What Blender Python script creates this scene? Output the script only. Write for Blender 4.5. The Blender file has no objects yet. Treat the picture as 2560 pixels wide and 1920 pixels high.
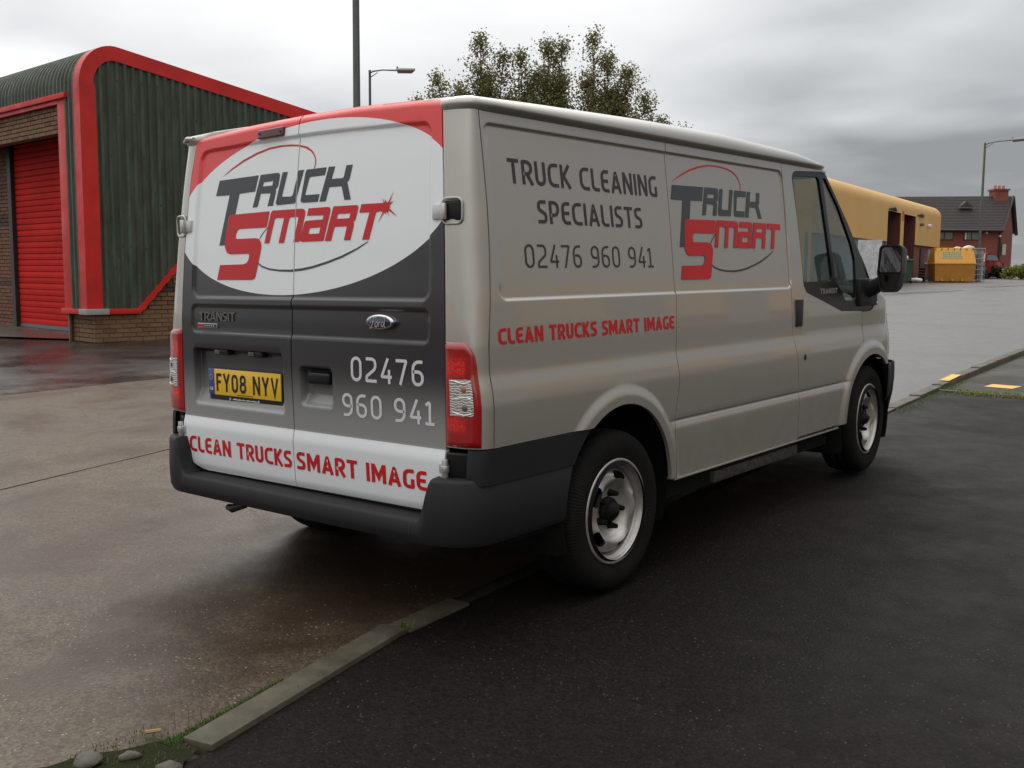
import bpy, bmesh, math, random
import numpy as np
from mathutils import Vector, Matrix, geometry
random.seed(7); np.random.seed(7)
rnd = random.Random(11)
SC = bpy.context.scene
COL = SC.collection

# ------------------------------------------------------------------ camera
CAM_LOC = Vector((2.3863, -3.6479, 1.3554))
YAW, PITCH, ROLL = math.radians(-38.98302), math.radians(-6.2), math.radians(.42)
def cam_axes():
    f = Vector((math.sin(YAW)*math.cos(PITCH), math.cos(YAW)*math.cos(PITCH), math.sin(PITCH)))
    r = Vector((math.cos(YAW), -math.sin(YAW), 0)); u = r.cross(f)
    return (r*math.cos(ROLL)+u*math.sin(ROLL), u*math.cos(ROLL)-r*math.sin(ROLL), f)
cr_, cu_, cf_ = cam_axes()
cam_d = bpy.data.cameras.new('camera'); cam = bpy.data.objects.new('camera', cam_d); COL.objects.link(cam)
cam.matrix_world = Matrix(((cr_.x, cu_.x, -cf_.x, CAM_LOC.x), (cr_.y, cu_.y, -cf_.y, CAM_LOC.y), (cr_.z, cu_.z, -cf_.z, CAM_LOC.z), (0, 0, 0, 1)))
cam_d.sensor_fit = 'HORIZONTAL'; cam_d.sensor_width = 36; cam_d.lens = 36*1.01301
cam_d.clip_start = .05; cam_d.clip_end = 3000
SC.camera = cam

# ------------------------------------------------------------------ sky
SUN_AZ = math.radians(-44)      # measured from +Y towards +X
SUN_EL = math.radians(42)
w = bpy.data.worlds.new('World'); SC.world = w; w.use_nodes = True
nt = w.node_tree; nt.nodes.clear()
def N(t, k, **kw):
    n = t.nodes.new(k)
    for a, b in kw.items(): setattr(n, a, b)
    return n
out = N(nt, 'ShaderNodeOutputWorld'); L = nt.links.new
sky = N(nt, 'ShaderNodeTexSky', sky_type='NISHITA', sun_disc=False, sun_elevation=SUN_EL, sun_rotation=SUN_AZ)
bg1 = N(nt, 'ShaderNodeBackground'); bg1.inputs[1].default_value = .08; L(sky.outputs[0], bg1.inputs[0])
tc = N(nt, 'ShaderNodeTexCoord')
sep = N(nt, 'ShaderNodeSeparateXYZ'); L(tc.outputs['Generated'], sep.inputs[0])
def math_(t, op, a, b=None, c=None, clamp=False):
    n = N(t, 'ShaderNodeMath', operation=op, use_clamp=clamp)
    for i, v in enumerate((a, b, c)):
        if v is None: continue
        if isinstance(v, (int, float)): n.inputs[i].default_value = v
        else: t.links.new(v, n.inputs[i])
    return n.outputs[0]
zc = math_(nt, 'ADD', math_(nt, 'MAXIMUM', sep.outputs[2], 0.0), .16)
cmb = N(nt, 'ShaderNodeCombineXYZ')
L(math_(nt, 'DIVIDE', sep.outputs[0], zc), cmb.inputs[0]); L(math_(nt, 'DIVIDE', sep.outputs[1], zc), cmb.inputs[1])
def noise(t, vec, scale, detail=5, rough=.55, dist=0.0, off=None):
    n = N(t, 'ShaderNodeTexNoise'); n.inputs['Scale'].default_value = scale; n.inputs['Detail'].default_value = detail
    n.inputs['Roughness'].default_value = rough; n.inputs['Distortion'].default_value = dist
    if off is not None:
        m = N(t, 'ShaderNodeMapping'); m.inputs[1].default_value = off; t.links.new(vec, m.inputs[0]); vec = m.outputs[0]
    t.links.new(vec, n.inputs['Vector']); return n.outputs[0]
def maprange(t, v, a, b, c, d, smooth=False):
    n = N(t, 'ShaderNodeMapRange'); n.interpolation_type = 'SMOOTHSTEP' if smooth else 'LINEAR'
    t.links.new(v, n.inputs[0])
    for i, x in enumerate((a, b, c, d)): n.inputs[i+1].default_value = x
    return n.outputs[0]
cl_big = noise(nt, cmb.outputs[0], .42, 4, .48, .3, (11.3, 4.2, 0))
cl_small = noise(nt, cmb.outputs[0], 1.3, 5, .5, .2, (7.3, 2.2, 0))
# broad brightening towards the hidden sun and towards the zenith
dotn = N(nt, 'ShaderNodeVectorMath', operation='DOT_PRODUCT'); L(tc.outputs['Generated'], dotn.inputs[0])
dotn.inputs[1].default_value = (math.sin(SUN_AZ)*math.cos(SUN_EL), math.cos(SUN_AZ)*math.cos(SUN_EL), math.sin(SUN_EL))
SKY_AZ = maprange(nt, dotn.outputs['Value'], .76, .95, .0, .48, True)
elev = math_(nt, 'ADD', maprange(nt, sep.outputs[2], 0.0, .45, .56, .74), maprange(nt, sep.outputs[2], .32, .95, 0.0, 1.0))
# a broad dark cloud bank stands to the right of the view
dkn = N(nt, 'ShaderNodeVectorMath', operation='DOT_PRODUCT'); L(tc.outputs['Generated'], dkn.inputs[0]); dkn.inputs[1].default_value = (math.sin(math.radians(48)), math.cos(math.radians(48)), .05)
BANK = maprange(nt, dkn.outputs['Value'], .05, .80, 0, .46, True)
base = math_(nt, 'SUBTRACT', math_(nt, 'ADD', elev, SKY_AZ), BANK)
cl = math_(nt, 'ADD', maprange(nt, cl_big, .40, .60, -.17, .14, True), maprange(nt, cl_small, .3, .7, -.09, .09))
val = math_(nt, 'MAXIMUM', math_(nt, 'ADD', base, cl), .24)
tint = N(nt, 'ShaderNodeMix', data_type='RGBA')
L(maprange(nt, val, .25, .9, 0, 1), tint.inputs[0]); tint.inputs[6].default_value = (.93, .97, 1.02, 1); tint.inputs[7].default_value = (1.0, 1.0, .985, 1)
bg2 = N(nt, 'ShaderNodeBackground'); L(tint.outputs[2], bg2.inputs[0]); L(val, bg2.inputs[1])
mx = N(nt, 'ShaderNodeMixShader'); mx.inputs[0].default_value = .96
L(bg1.outputs[0], mx.inputs[1]); L(bg2.outputs[0], mx.inputs[2]); L(mx.outputs[0], out.inputs[0])

sd_ = bpy.data.lights.new('sun', 'SUN'); sun = bpy.data.objects.new('sun', sd_); COL.objects.link(sun)
sd_.energy = .7; sd_.angle = math.radians(22); sd_.color = (1, .97, .93)
sdir = Vector((math.sin(SUN_AZ)*math.cos(SUN_EL), math.cos(SUN_AZ)*math.cos(SUN_EL), math.sin(SUN_EL)))
sun.rotation_euler = sdir.to_track_quat('Z', 'Y').to_euler()
SC.view_settings.view_transform = 'Standard'; SC.view_settings.look = 'None'
SC.view_settings.exposure = 0.40; SC.view_settings.gamma = 1.0; SC.view_settings.use_curve_mapping = False
SC.cycles.max_bounces = 8; SC.cycles.transparent_max_bounces = 12

# ------------------------------------------------------------------ materials
def mat(name, col, rough=.5, metal=0.0, coat=0.0, spec=.5, var=None, bump=None, rvar=None, coat_r=.05):
    """var=(scale, amount[, second colour]); bump=(scale, strength, distance); rvar=(scale, lo, hi)"""
    m = bpy.data.materials.new(name); m.use_nodes = True; t = m.node_tree
    b = t.nodes['Principled BSDF']
    b.inputs['Base Color'].default_value = (*col, 1); b.inputs['Roughness'].default_value = rough
    b.inputs['Metallic'].default_value = metal; b.inputs['Coat Weight'].default_value = coat
    b.inputs['Coat Roughness'].default_value = coat_r; b.inputs['Specular IOR Level'].default_value = spec
    tcn = N(t, 'ShaderNodeTexCoord'); vec = tcn.outputs['Object']
    if var:
        f = maprange(t, noise(t, vec, var[0], 6, .6), .3, .7, 0, 1)
        mixn = N(t, 'ShaderNodeMix', data_type='RGBA'); t.links.new(f, mixn.inputs[0])
        c2 = var[2] if len(var) > 2 else tuple(c*(1-var[1]) for c in col)
        mixn.inputs[6].default_value = (*c2, 1); mixn.inputs[7].default_value = (*(tuple(c*(1+var[1]*.6) for c in col)), 1)
        t.links.new(mixn.outputs[2], b.inputs['Base Color'])
    if rvar:
        t.links.new(maprange(t, noise(t, vec, rvar[0], 4, .55), .35, .65, rvar[1], rvar[2]), b.inputs['Roughness'])
    if bump:
        bn = N(t, 'ShaderNodeBump'); bn.inputs['Strength'].default_value = bump[1]; bn.inputs['Distance'].default_value = bump[2]
        t.links.new(noise(t, vec, bump[0], 4, .6), bn.inputs['Height']); t.links.new(bn.outputs[0], b.inputs['Normal'])
    return m
def P_(m): return m.node_tree, m.node_tree.nodes['Principled BSDF']
def rgbmix(t, f, a, b):
    n = N(t, 'ShaderNodeMix', data_type='RGBA')
    if isinstance(f, (int, float)): n.inputs[0].default_value = f
    else: t.links.new(f, n.inputs[0])
    for i, v in ((6, a), (7, b)):
        if isinstance(v, tuple): n.inputs[i].default_value = (*v, 1)
        else: t.links.new(v, n.inputs[i])
    return n.outputs[2]

M = {}
M['silver'] = mat('silver_paint', (.355, .333, .298), .40, .52, .9, coat_r=.035)
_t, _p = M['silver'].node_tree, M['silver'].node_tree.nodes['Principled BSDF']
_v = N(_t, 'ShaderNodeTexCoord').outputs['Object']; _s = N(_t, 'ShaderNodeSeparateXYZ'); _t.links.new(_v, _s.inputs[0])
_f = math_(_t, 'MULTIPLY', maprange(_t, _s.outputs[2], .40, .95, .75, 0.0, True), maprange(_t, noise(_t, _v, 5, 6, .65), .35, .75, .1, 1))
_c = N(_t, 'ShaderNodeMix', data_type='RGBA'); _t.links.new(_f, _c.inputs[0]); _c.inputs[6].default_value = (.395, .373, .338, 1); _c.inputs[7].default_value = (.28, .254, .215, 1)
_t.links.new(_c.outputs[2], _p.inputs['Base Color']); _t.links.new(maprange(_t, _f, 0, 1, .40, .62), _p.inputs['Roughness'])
M['red_trim'] = mat('red_trim', (.58, .019, .015), .50, 0, .08, spec=.35, var=(1.6, .1, (.40, .016, .013)), rvar=(3, .35, .55))
M['plastic'] = mat('bumper_plastic', (.012, .012, .0138), .62, spec=.35, bump=(700, .25, .0006), var=(4, .12))
M['black'] = mat('black_plastic', (.012, .012, .013), .45)
M['gloss_black'] = mat('gloss_black', (.008, .008, .009), .3, spec=.3)
M['liner'] = mat('arch_liner', (.007, .0065, .006), .9, spec=.2, bump=(60, .4, .004))
M['bracket'] = mat('dirty_metal', (.10, .095, .085), .6, .3, var=(40, .7, (.02, .018, .015)))
M['under'] = mat('underbody', (.008, .008, .008), .9, spec=.2)
M['chrome'] = mat('chrome', (.62, .62, .62), .18, 1.0)
M['hinge'] = mat('hinge_metal', (.55, .56, .56), .34, .8, .2)
M['seal'] = mat('door_seal', (.008, .008, .008), .7)
M['text_dark'] = mat('vinyl_dark_grey', (.036, .032, .030), .4, spec=.3, coat=.05)
M['text_grey'] = mat('vinyl_slate', (.045, .052, .056), .38, spec=.35, coat=.05)
M['text_red'] = mat('vinyl_red', (.50, .008, .013), .38, spec=.35, coat=.05)
M['text_white'] = mat('vinyl_white', (.60, .60, .63), .32, coat=.3)
M['seat'] = mat('seat_cloth', (.03, .03, .034), .9)
M['plate_y'] = mat('plate_yellow', (.74, .44, .012), .35, coat=.4)
M['plate_b'] = mat('plate_blue', (.012, .05, .26), .35, coat=.4)
M['ink'] = mat('black_ink', (.010, .009, .009), .4)
M['lamp_grey'] = mat('lamp_body', (.42, .42, .38), .5, var=(5, .15))
M['post'] = mat('post_galvanised', (.105, .11, .105), .55, .35, var=(3, .2))
M['roof_tile'] = mat('roof_tile', (.045, .036, .034), .8, var=(8, .3))
M['yellow'] = mat('yellow_cladding', (.62, .36, .10), .5, var=(.35, .06), bump=(1.2, .1, .02))
M['grey_clad'] = mat('grey_cladding', (.20, .215, .22), .6, var=(1.1, .15))
M['dark_red_door'] = mat('maroon_door', (.10, .026, .020), .5, var=(3, .2))
M['skip_y'] = mat('skip_yellow', (.58, .26, .012), .45, var=(1.6, .16))
M['skip_d'] = mat('skip_rusty_orange', (.40, .16, .010), .5, var=(2.5, .22))
M['green_bin'] = mat('green_bin', (.018, .058, .028), .5, var=(4, .15))
M['white_bag'] = mat('white_bag', (.62, .61, .58), .55, bump=(14, .6, .03))
M['film'] = mat('white_film', (.50, .51, .52), .35, coat=.2, var=(5, .28), bump=(9, .7, .04))
M['car_red'] = mat('car_red', (.50, .012, .02), .25, .1, .8)
M['dark_glass'] = mat('dark_window_glass', (.03, .035, .036), .08, coat=.3)
M['win_frame'] = mat('dark_window_frame', (.03, .022, .018), .5)
M['soil'] = mat('soil', (.020, .016, .009), .95, spec=.1, var=(30, .5, (.014, .022, .006)), bump=(40, .8, .02))
M['stone'] = mat('rubble_stone', (.10, .088, .072), .85, var=(25, .3), bump=(60, .6, .01))
M['kerb'] = mat('kerb_concrete', (.078, .066, .046), .55, spec=.35, var=(9, .35, (.045, .038, .026)), bump=(220, .5, .003), rvar=(6, .45, .75))
M['yellow_paint'] = mat('yellow_road_paint', (.66, .38, .05), .55, var=(22, .25), bump=(200, .4, .002))
M['concrete_step'] = mat('concrete_apron', (.085, .078, .062), .45, var=(2.5, .3), rvar=(1.2, .2, .6), bump=(90, .3, .003))
M['chimney_pot'] = mat('chimney_pot', (.42, .17, .10), .7)
M['bark'] = mat('bark', (.085, .07, .055), .85, var=(8, .4), bump=(30, .5, .01))

def brick_mat(name, a, b, c):
    m = mat(name, a, .8); t, p = P_(m)
    oi = N(t, 'ShaderNodeObjectInfo'); ge = N(t, 'ShaderNodeNewGeometry')
    r = math_(t, 'FRACT', math_(t, 'ADD', oi.outputs['Random'], ge.outputs['Random Per Island']))
    c1 = rgbmix(t, maprange(t, r, 0, .7, 0, 1), a, b); c2 = rgbmix(t, maprange(t, r, .72, 1, 0, 1), c1, c)
    ns = noise(t, N(t, 'ShaderNodeTexCoord').outputs['Object'], 22, 4, .6)
    c3 = rgbmix(t, maprange(t, ns, .4, .75, 0, .35), c2, tuple(x*.45 for x in a))
    t.links.new(c3, p.inputs['Base Color'])
    return m
M['brick'] = brick_mat('buff_brick', (.168, .088, .044), (.205, .112, .056), (.12, .052, .030))
M['brick_red'] = brick_mat('brown_brick', (.145, .058, .032), (.19, .080, .042), (.09, .04, .026))
M['brick_dark'] = brick_mat('dark_band_brick', (.055, .033, .028), (.07, .04, .032), (.04, .028, .024))
M['mortar'] = mat('mortar', (.145, .092, .052), .9, var=(30, .2))
def wall_mat(name, c1, c2, mort, sc=1.0):
    m = mat(name, c1, .85); t, p = P_(m)
    bt = N(t, 'ShaderNodeTexBrick'); bt.inputs['Color1'].default_value = (*c1, 1); bt.inputs['Color2'].default_value = (*c2, 1)
    bt.inputs['Mortar'].default_value = (*mort, 1); bt.inputs['Scale'].default_value = 1
    bt.inputs['Brick Width'].default_value = .235; bt.inputs['Row Height'].default_value = .085; bt.inputs['Mortar Size'].default_value = .008
    tcn = N(t, 'ShaderNodeTexCoord'); s = N(t, 'ShaderNodeSeparateXYZ'); t.links.new(tcn.outputs['Object'], s.inputs[0])
    cb = N(t, 'ShaderNodeCombineXYZ'); t.links.new(math_(t, 'ADD', s.outputs[0], s.outputs[1]), cb.inputs[0]); t.links.new(s.outputs[2], cb.inputs[1])
    t.links.new(cb.outputs[0], bt.inputs['Vector']); t.links.new(bt.outputs[0], p.inputs['Base Color'])
    return m
M['house_brick'] = wall_mat('house_brick', (.215, .052, .030), (.17, .040, .025), (.17, .07, .05))

def corr_mat():
    m = mat('green_corrugated_sheet', (.032, .040, .028), .55); t, p = P_(m)
    v = N(t, 'ShaderNodeTexCoord').outputs['Object']
    mp = N(t, 'ShaderNodeMapping'); mp.inputs['Scale'].default_value = (3.2, 3.2, .55); t.links.new(v, mp.inputs[0])
    a = noise(t, mp.outputs[0], 2.2, 6, .65); b = noise(t, v, 14, 5, .7); st = noise(t, mp.outputs[0], 5.5, 4, .5, 0, (4, 4, 1))
    c = rgbmix(t, maprange(t, a, .40, .64, 0, 1), (.036, .042, .026), (.062, .088, .062))
    c = rgbmix(t, maprange(t, st, .52, .72, 0, .75), c, (.045, .034, .024))
    c = rgbmix(t, maprange(t, b, .5, .8, 0, .35), c, (.09, .11, .085))
    t.links.new(c, p.inputs['Base Color']); t.links.new(maprange(t, b, .3, .7, .4, .75), p.inputs['Roughness'])
    return m
M['corr'] = corr_mat()

def shutter_mat():
    m = mat('red_shutter', (.48, .022, .018), .75, 0, .0, spec=.1); t, p = P_(m)
    oi = N(t, 'ShaderNodeObjectInfo'); v = N(t, 'ShaderNodeTexCoord').outputs['Object']
    c = rgbmix(t, oi.outputs['Random'], (.46, .018, .015), (.58, .026, .022))
    c = rgbmix(t, maprange(t, noise(t, v, 1.4, 5, .6), .4, .7, 0, .35), c, (.22, .012, .010))
    t.links.new(c, p.inputs['Base Color']); return m
M['shutter'] = shutter_mat()

def ground_mat(name, dark, light, speck, sc, wet, bstr, pebble=130, patch=None, stain_shade=None, spec=.5):
    m = mat(name, dark, .5, spec=spec); t, p = P_(m)
    v = N(t, 'ShaderNodeTexCoord').outputs['Object']
    big = noise(t, v, sc, 6, .6, .6); mid = noise(t, v, sc*9, 5, .65); fine = noise(t, v, pebble*1.3, 3, .6)
    vo = N(t, 'ShaderNodeTexVoronoi'); vo.inputs['Scale'].default_value = pebble; t.links.new(v, vo.inputs['Vector'])
    sc_ = N(t, 'ShaderNodeSeparateColor'); t.links.new(vo.outputs['Color'], sc_.inputs[0])
    c = rgbmix(t, maprange(t, big, .35, .66, 0, 1), dark, light)
    c = rgbmix(t, maprange(t, mid, .35, .7, 0, .35), c, tuple(x*.62 for x in dark))
    c = rgbmix(t, maprange(t, sc_.outputs[0], 0, 1, 0, .80), c, tuple(x*.22 for x in dark))
    if patch:
        c = rgbmix(t, maprange(t, noise(t, v, patch[0], 4, .55, .8, (5, 9, 2)), patch[1], patch[2], 0, patch[3]), c, patch[4])
    if stain_shade:  # wet stain, with the shade under the van painted into the road colour
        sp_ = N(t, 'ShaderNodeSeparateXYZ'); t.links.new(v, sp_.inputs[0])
        dx = math_(t, 'DIVIDE', math_(t, 'SUBTRACT', sp_.outputs[0], stain_shade[0]), stain_shade[2]); dy = math_(t, 'DIVIDE', math_(t, 'SUBTRACT', sp_.outputs[1], stain_shade[1]), stain_shade[3])
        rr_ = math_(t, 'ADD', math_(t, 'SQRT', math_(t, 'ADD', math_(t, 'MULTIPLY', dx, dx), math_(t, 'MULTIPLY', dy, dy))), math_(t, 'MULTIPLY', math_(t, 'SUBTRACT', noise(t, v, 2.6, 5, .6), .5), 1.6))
        c = rgbmix(t, maprange(t, rr_, .35, 1.15, .85, 0.0, True), c, stain_shade[4])
    # bright chips of aggregate
    chip = math_(t, 'MULTIPLY', math_(t, 'MULTIPLY', maprange(t, sc_.outputs[1], .88, .97, 0, 1), maprange(t, mid, .38, .62, .35, 1)), math_(t, 'MULTIPLY', maprange(t, vo.outputs['Distance'], .22, .45, 1, 0), sc_.outputs[2]))
    c = rgbmix(t, chip, c, speck)
    t.links.new(c, p.inputs['Base Color'])
    r = math_(t, 'ADD', maprange(t, big, .36, .62, wet[0], wet[1], True), maprange(t, mid, .3, .7, -.06, .08), clamp=True)
    t.links.new(r, p.inputs['Roughness'])
    bn = N(t, 'ShaderNodeBump'); bn.inputs['Strength'].default_value = bstr; bn.inputs['Distance'].default_value = .004
    hh = math_(t, 'ADD', math_(t, 'MULTIPLY', fine, .6), math_(t, 'MULTIPLY', vo.outputs['Distance'], -.8))
    t.links.new(hh, bn.inputs['Height']); t.links.new(bn.outputs[0], p.inputs['Normal'])
    return m
M['road'] = ground_mat('worn_tarmac', (.098, .069, .044), (.140, .104, .071), (.40, .335, .255), .55, (.36, .60), .32, 95, (1.1, .47, .62, .8, (.045, .026, .015)), stain_shade=(-1.0, -.25, 1.15, 1.75, (.028, .0155, .009)), spec=.22)
M['tarmac'] = ground_mat('dark_wet_tarmac', (.0078, .0058, .0053), (.0150, .0110, .0100), (.10, .084, .075), .5, (.56, .72), .6, 95, (.8, .55, .7, .5, (.022, .017, .012)), spec=.12)
M['main_road'] = ground_mat('grey_tarmac', (.105, .098, .092), (.14, .132, .124), (.3, .28, .26), .4, (.30, .5), .35, 115)
M['yard'] = ground_mat('wet_dark_asphalt', (.022, .018, .016), (.045, .037, .030), (.12, .10, .09), .35, (.20, .45), .3, 110, (.9, .5, .62, .5, (.055, .042, .032)))
M['path'] = ground_mat('mossy_path', (.036, .031, .022), (.052, .046, .033), (.14, .13, .10), .8, (.5, .75), .6, 100, (2.2, .48, .62, .8, (.034, .036, .012)), spec=.25)
M['pave'] = ground_mat('pale_pavement', (.11, .098, .090), (.14, .125, .115), (.2, .19, .17), .4, (.4, .65), .3, 60)
M['ground'] = ground_mat('far_ground', (.07, .066, .055), (.09, .085, .07), (.14, .13, .11), .1, (.5, .8), .3, 40)

def leaf_mat(name, a, b, c):
    m = mat(name, a, .55); t, p = P_(m); ge = N(t, 'ShaderNodeNewGeometry')
    r = ge.outputs['Random Per Island']
    col = rgbmix(t, maprange(t, r, 0, .8, 0, 1), a, b); col = rgbmix(t, maprange(t, r, .93, 1, 0, 1), col, c)
    t.links.new(col, p.inputs['Base Color'])
    tr = N(t, 'ShaderNodeBsdfTranslucent'); t.links.new(col, tr.inputs[0])
    mxs = N(t, 'ShaderNodeMixShader'); mxs.inputs[0].default_value = .42
    t.links.new(p.outputs[0], mxs.inputs[1]); t.links.new(tr.outputs[0], mxs.inputs[2])
    t.links.new(mxs.outputs[0], t.nodes['Material Output'].inputs[0]); return m
M['leaf'] = leaf_mat('leaf_olive', (.105, .105, .036), (.19, .175, .066), (.28, .14, .05))
M['leaf_dark'] = leaf_mat('leaf_dark', (.018, .030, .012), (.04, .055, .02), (.07, .06, .02))
M['leaf_lime'] = leaf_mat('leaf_lime', (.11, .14, .02), (.22, .22, .03), (.2, .12, .03))
M['grass'] = leaf_mat('grass_blade', (.035, .075, .010), (.075, .13, .018), (.13, .11, .04))

def glass_mat(name, tint, refl=1.0):
    m = bpy.data.materials.new(name); m.use_nodes = True; t = m.node_tree; t.nodes.clear()
    o = N(t, 'ShaderNodeOutputMaterial'); tr = N(t, 'ShaderNodeBsdfTransparent'); tr.inputs[0].default_value = (*tint, 1)
    gl = N(t, 'ShaderNodeBsdfGlossy'); gl.inputs['Roughness'].default_value = .015; gl.inputs[0].default_value = (refl, refl, refl, 1)
    ge = N(t, 'ShaderNodeNewGeometry'); dp = N(t, 'ShaderNodeVectorMath', operation='DOT_PRODUCT'); t.links.new(ge.outputs['Normal'], dp.inputs[0]); t.links.new(ge.outputs['Incoming'], dp.inputs[1])
    sch = math_(t, 'POWER', math_(t, 'SUBTRACT', 1.0, math_(t, 'ABSOLUTE', dp.outputs['Value']), clamp=True), 5.0)
    mxs = N(t, 'ShaderNodeMixShader'); t.links.new(maprange(t, sch, 0, 1, .11, 1), mxs.inputs[0])
    t.links.new(tr.outputs[0], mxs.inputs[1]); t.links.new(gl.outputs[0], mxs.inputs[2]); t.links.new(mxs.outputs[0], o.inputs[0]); return m
M['glass'] = glass_mat('cab_glass', (.46, .52, .49))
M['mirror'] = mat('mirror_glass', (.10, .10, .10), .03, 1.0)

# tyre: fine radial sidewall ribs and tread blocks as relief
def tyre_mat():
    m = mat('tyre_rubber', (.008, .0076, .0074), .85, spec=.12); t, p = P_(m)
    v = N(t, 'ShaderNodeTexCoord').outputs['Object']
    s = N(t, 'ShaderNodeSeparateXYZ'); t.links.new(v, s.inputs[0])
    ang = math_(t, 'ARCTAN2', s.outputs[1], s.outputs[2])
    wv = math_(t, 'SINE', math_(t, 'MULTIPLY', ang, 150))
    bn = N(t, 'ShaderNodeBump'); bn.inputs['Strength'].default_value = .3; bn.inputs['Distance'].default_value = .002
    t.links.new(wv, bn.inputs['Height']); t.links.new(bn.outputs[0], p.inputs['Normal'])
    t.links.new(rgbmix(t, maprange(t, noise(t, v, 9, 4, .6), .4, .7, 0, .5), (.008, .0076, .0074), (.018, .015, .013)), p.inputs['Base Color'])
    return m
M['tyre'] = tyre_mat()
M['rim'] = mat('steel_rim', (.42, .41, .39), .34, .45, .2, var=(12, .1, (.30, .28, .26)))
M['hub'] = mat('hub_dark', (.006, .0055, .005), .7, spec=.2)

# ------------------------------------------------------------------ object helpers
def tag(o, label=None, cat=None, group=None, kind=None):
    for k, v in (('label', label), ('category', cat), ('group', group), ('kind', kind)):
        if v: o[k] = v
    return o
def mesh_obj(name, verts, faces, m, parent=None, smooth=False, sharp=None):
    me = bpy.data.meshes.new(name); me.from_pydata([tuple(map(float, v)) for v in verts], [], [tuple(map(int, f)) for f in faces]); me.update()
    if m is not None: me.materials.append(m)
    if smooth: me.shade_smooth()
    o = bpy.data.objects.new(name, me); COL.objects.link(o)
    if parent is not None: o.parent = parent
    return o
def bm_obj(name, bm, m, parent=None, smooth=False, angle=None):
    me = bpy.data.meshes.new(name)
    if angle is not None:
        for e in bm.edges:
            e.smooth = not (len(e.link_faces) != 2 or e.calc_face_angle(0) > angle)
        for f in bm.faces: f.smooth = True
    elif smooth:
        for f in bm.faces: f.smooth = True
    bm.to_mesh(me); bm.free()
    if m is not None: me.materials.append(m)
    o = bpy.data.objects.new(name, me); COL.objects.link(o)
    if parent is not None: o.parent = parent
    return o
def empty(name, loc=(0, 0, 0), rz=0.0):
    o = bpy.data.objects.new(name, None); COL.objects.link(o); o.location = loc; o.rotation_euler = (0, 0, rz); o.empty_display_size = .3
    return o
class MB:
    """collects simple solids into one mesh"""
    def __init__(s): s.v = []; s.f = []
    def add(s, v, f):
        k = len(s.v); s.v += [tuple(p) for p in v]; s.f += [tuple(i+k for i in q) for q in f]; return s
    def box(s, x0, x1, y0, y1, z0, z1, fn=None):
        v = [(x, y, z) for z in (z0, z1) for y in (y0, y1) for x in (x0, x1)]
        if fn: v = [fn(*p) for p in v]
        return s.add(v, [(0, 2, 3, 1), (4, 5, 7, 6), (0, 1, 5, 4), (2, 6, 7, 3), (0, 4, 6, 2), (1, 3, 7, 5)])
    def tube(s, pts, r, n=10, caps=True):
        pts = [Vector(p) for p in pts]; rs = r if isinstance(r, (list, tuple)) else [r]*len(pts)
        k = len(s.v); up = None
        for i, p in enumerate(pts):
            d = (pts[min(i+1, len(pts)-1)]-pts[max(i-1, 0)]).normalized()
            if up is None: up = Vector((0, 0, 1)) if abs(d.z) < .9 else Vector((1, 0, 0))
            a = d.cross(up).normalized(); b = a.cross(d); up = b
            for j in range(n):
                t = 2*math.pi*j/n; s.v.append(tuple(p+(a*math.cos(t)+b*math.sin(t))*rs[i]))
        for i in range(len(pts)-1):
            for j in range(n):
                s.f.append((k+i*n+j, k+i*n+(j+1) % n, k+(i+1)*n+(j+1) % n, k+(i+1)*n+j))
        if caps: s.f.append(tuple(k+j for j in reversed(range(n)))); s.f.append(tuple(k+(len(pts)-1)*n+j for j in range(n)))
        return s
    def prism(s, ring, d):   # ring of 3D points extruded by vector d
        n = len(ring); d = Vector(d)
        v = [Vector(p) for p in ring]+[Vector(p)+d for p in ring]
        f = [tuple(range(n)), tuple(reversed(range(n, 2*n)))]+[(i, i+n, (i+1) % n+n, (i+1) % n) for i in range(n)]
        return s.add(v, f)
    def build(s, name, m, parent=None, bevel=0.0, seg=2, smooth_angle=None):
        bm = bmesh.new(); vs = [bm.verts.new(p) for p in s.v]; bm.verts.index_update()
        for q in s.f:
            try: bm.faces.new([vs[i] for i in q])
            except ValueError: pass
        bmesh.ops.recalc_face_normals(bm, faces=bm.faces)
        if bevel: 
            bmesh.ops.bevel(bm, geom=[e for e in bm.edges if len(e.link_faces) == 2 and e.calc_face_angle(0) > .5], offset=bevel, segments=seg, affect='EDGES', profile=.6)
        return bm_obj(name, bm, m, parent, angle=(smooth_angle if smooth_angle is not None else (.7 if bevel else None)))
def lathe(profile, n, axis='x', closed=False):
    v = []; f = []; m = len(profile)
    for i in range(n):
        t = 2*math.pi*i/n
        for r, a in profile: v.append((a, r*math.sin(t), r*math.cos(t)))
    for i in range(n):
        for j in range(m-1 if not closed else m):
            a = i*m+j; b = i*m+(j+1) % m; c = ((i+1) % n)*m+(j+1) % m; d = ((i+1) % n)*m+j
            f.append((a, d, c, b))
    return v, f

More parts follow.
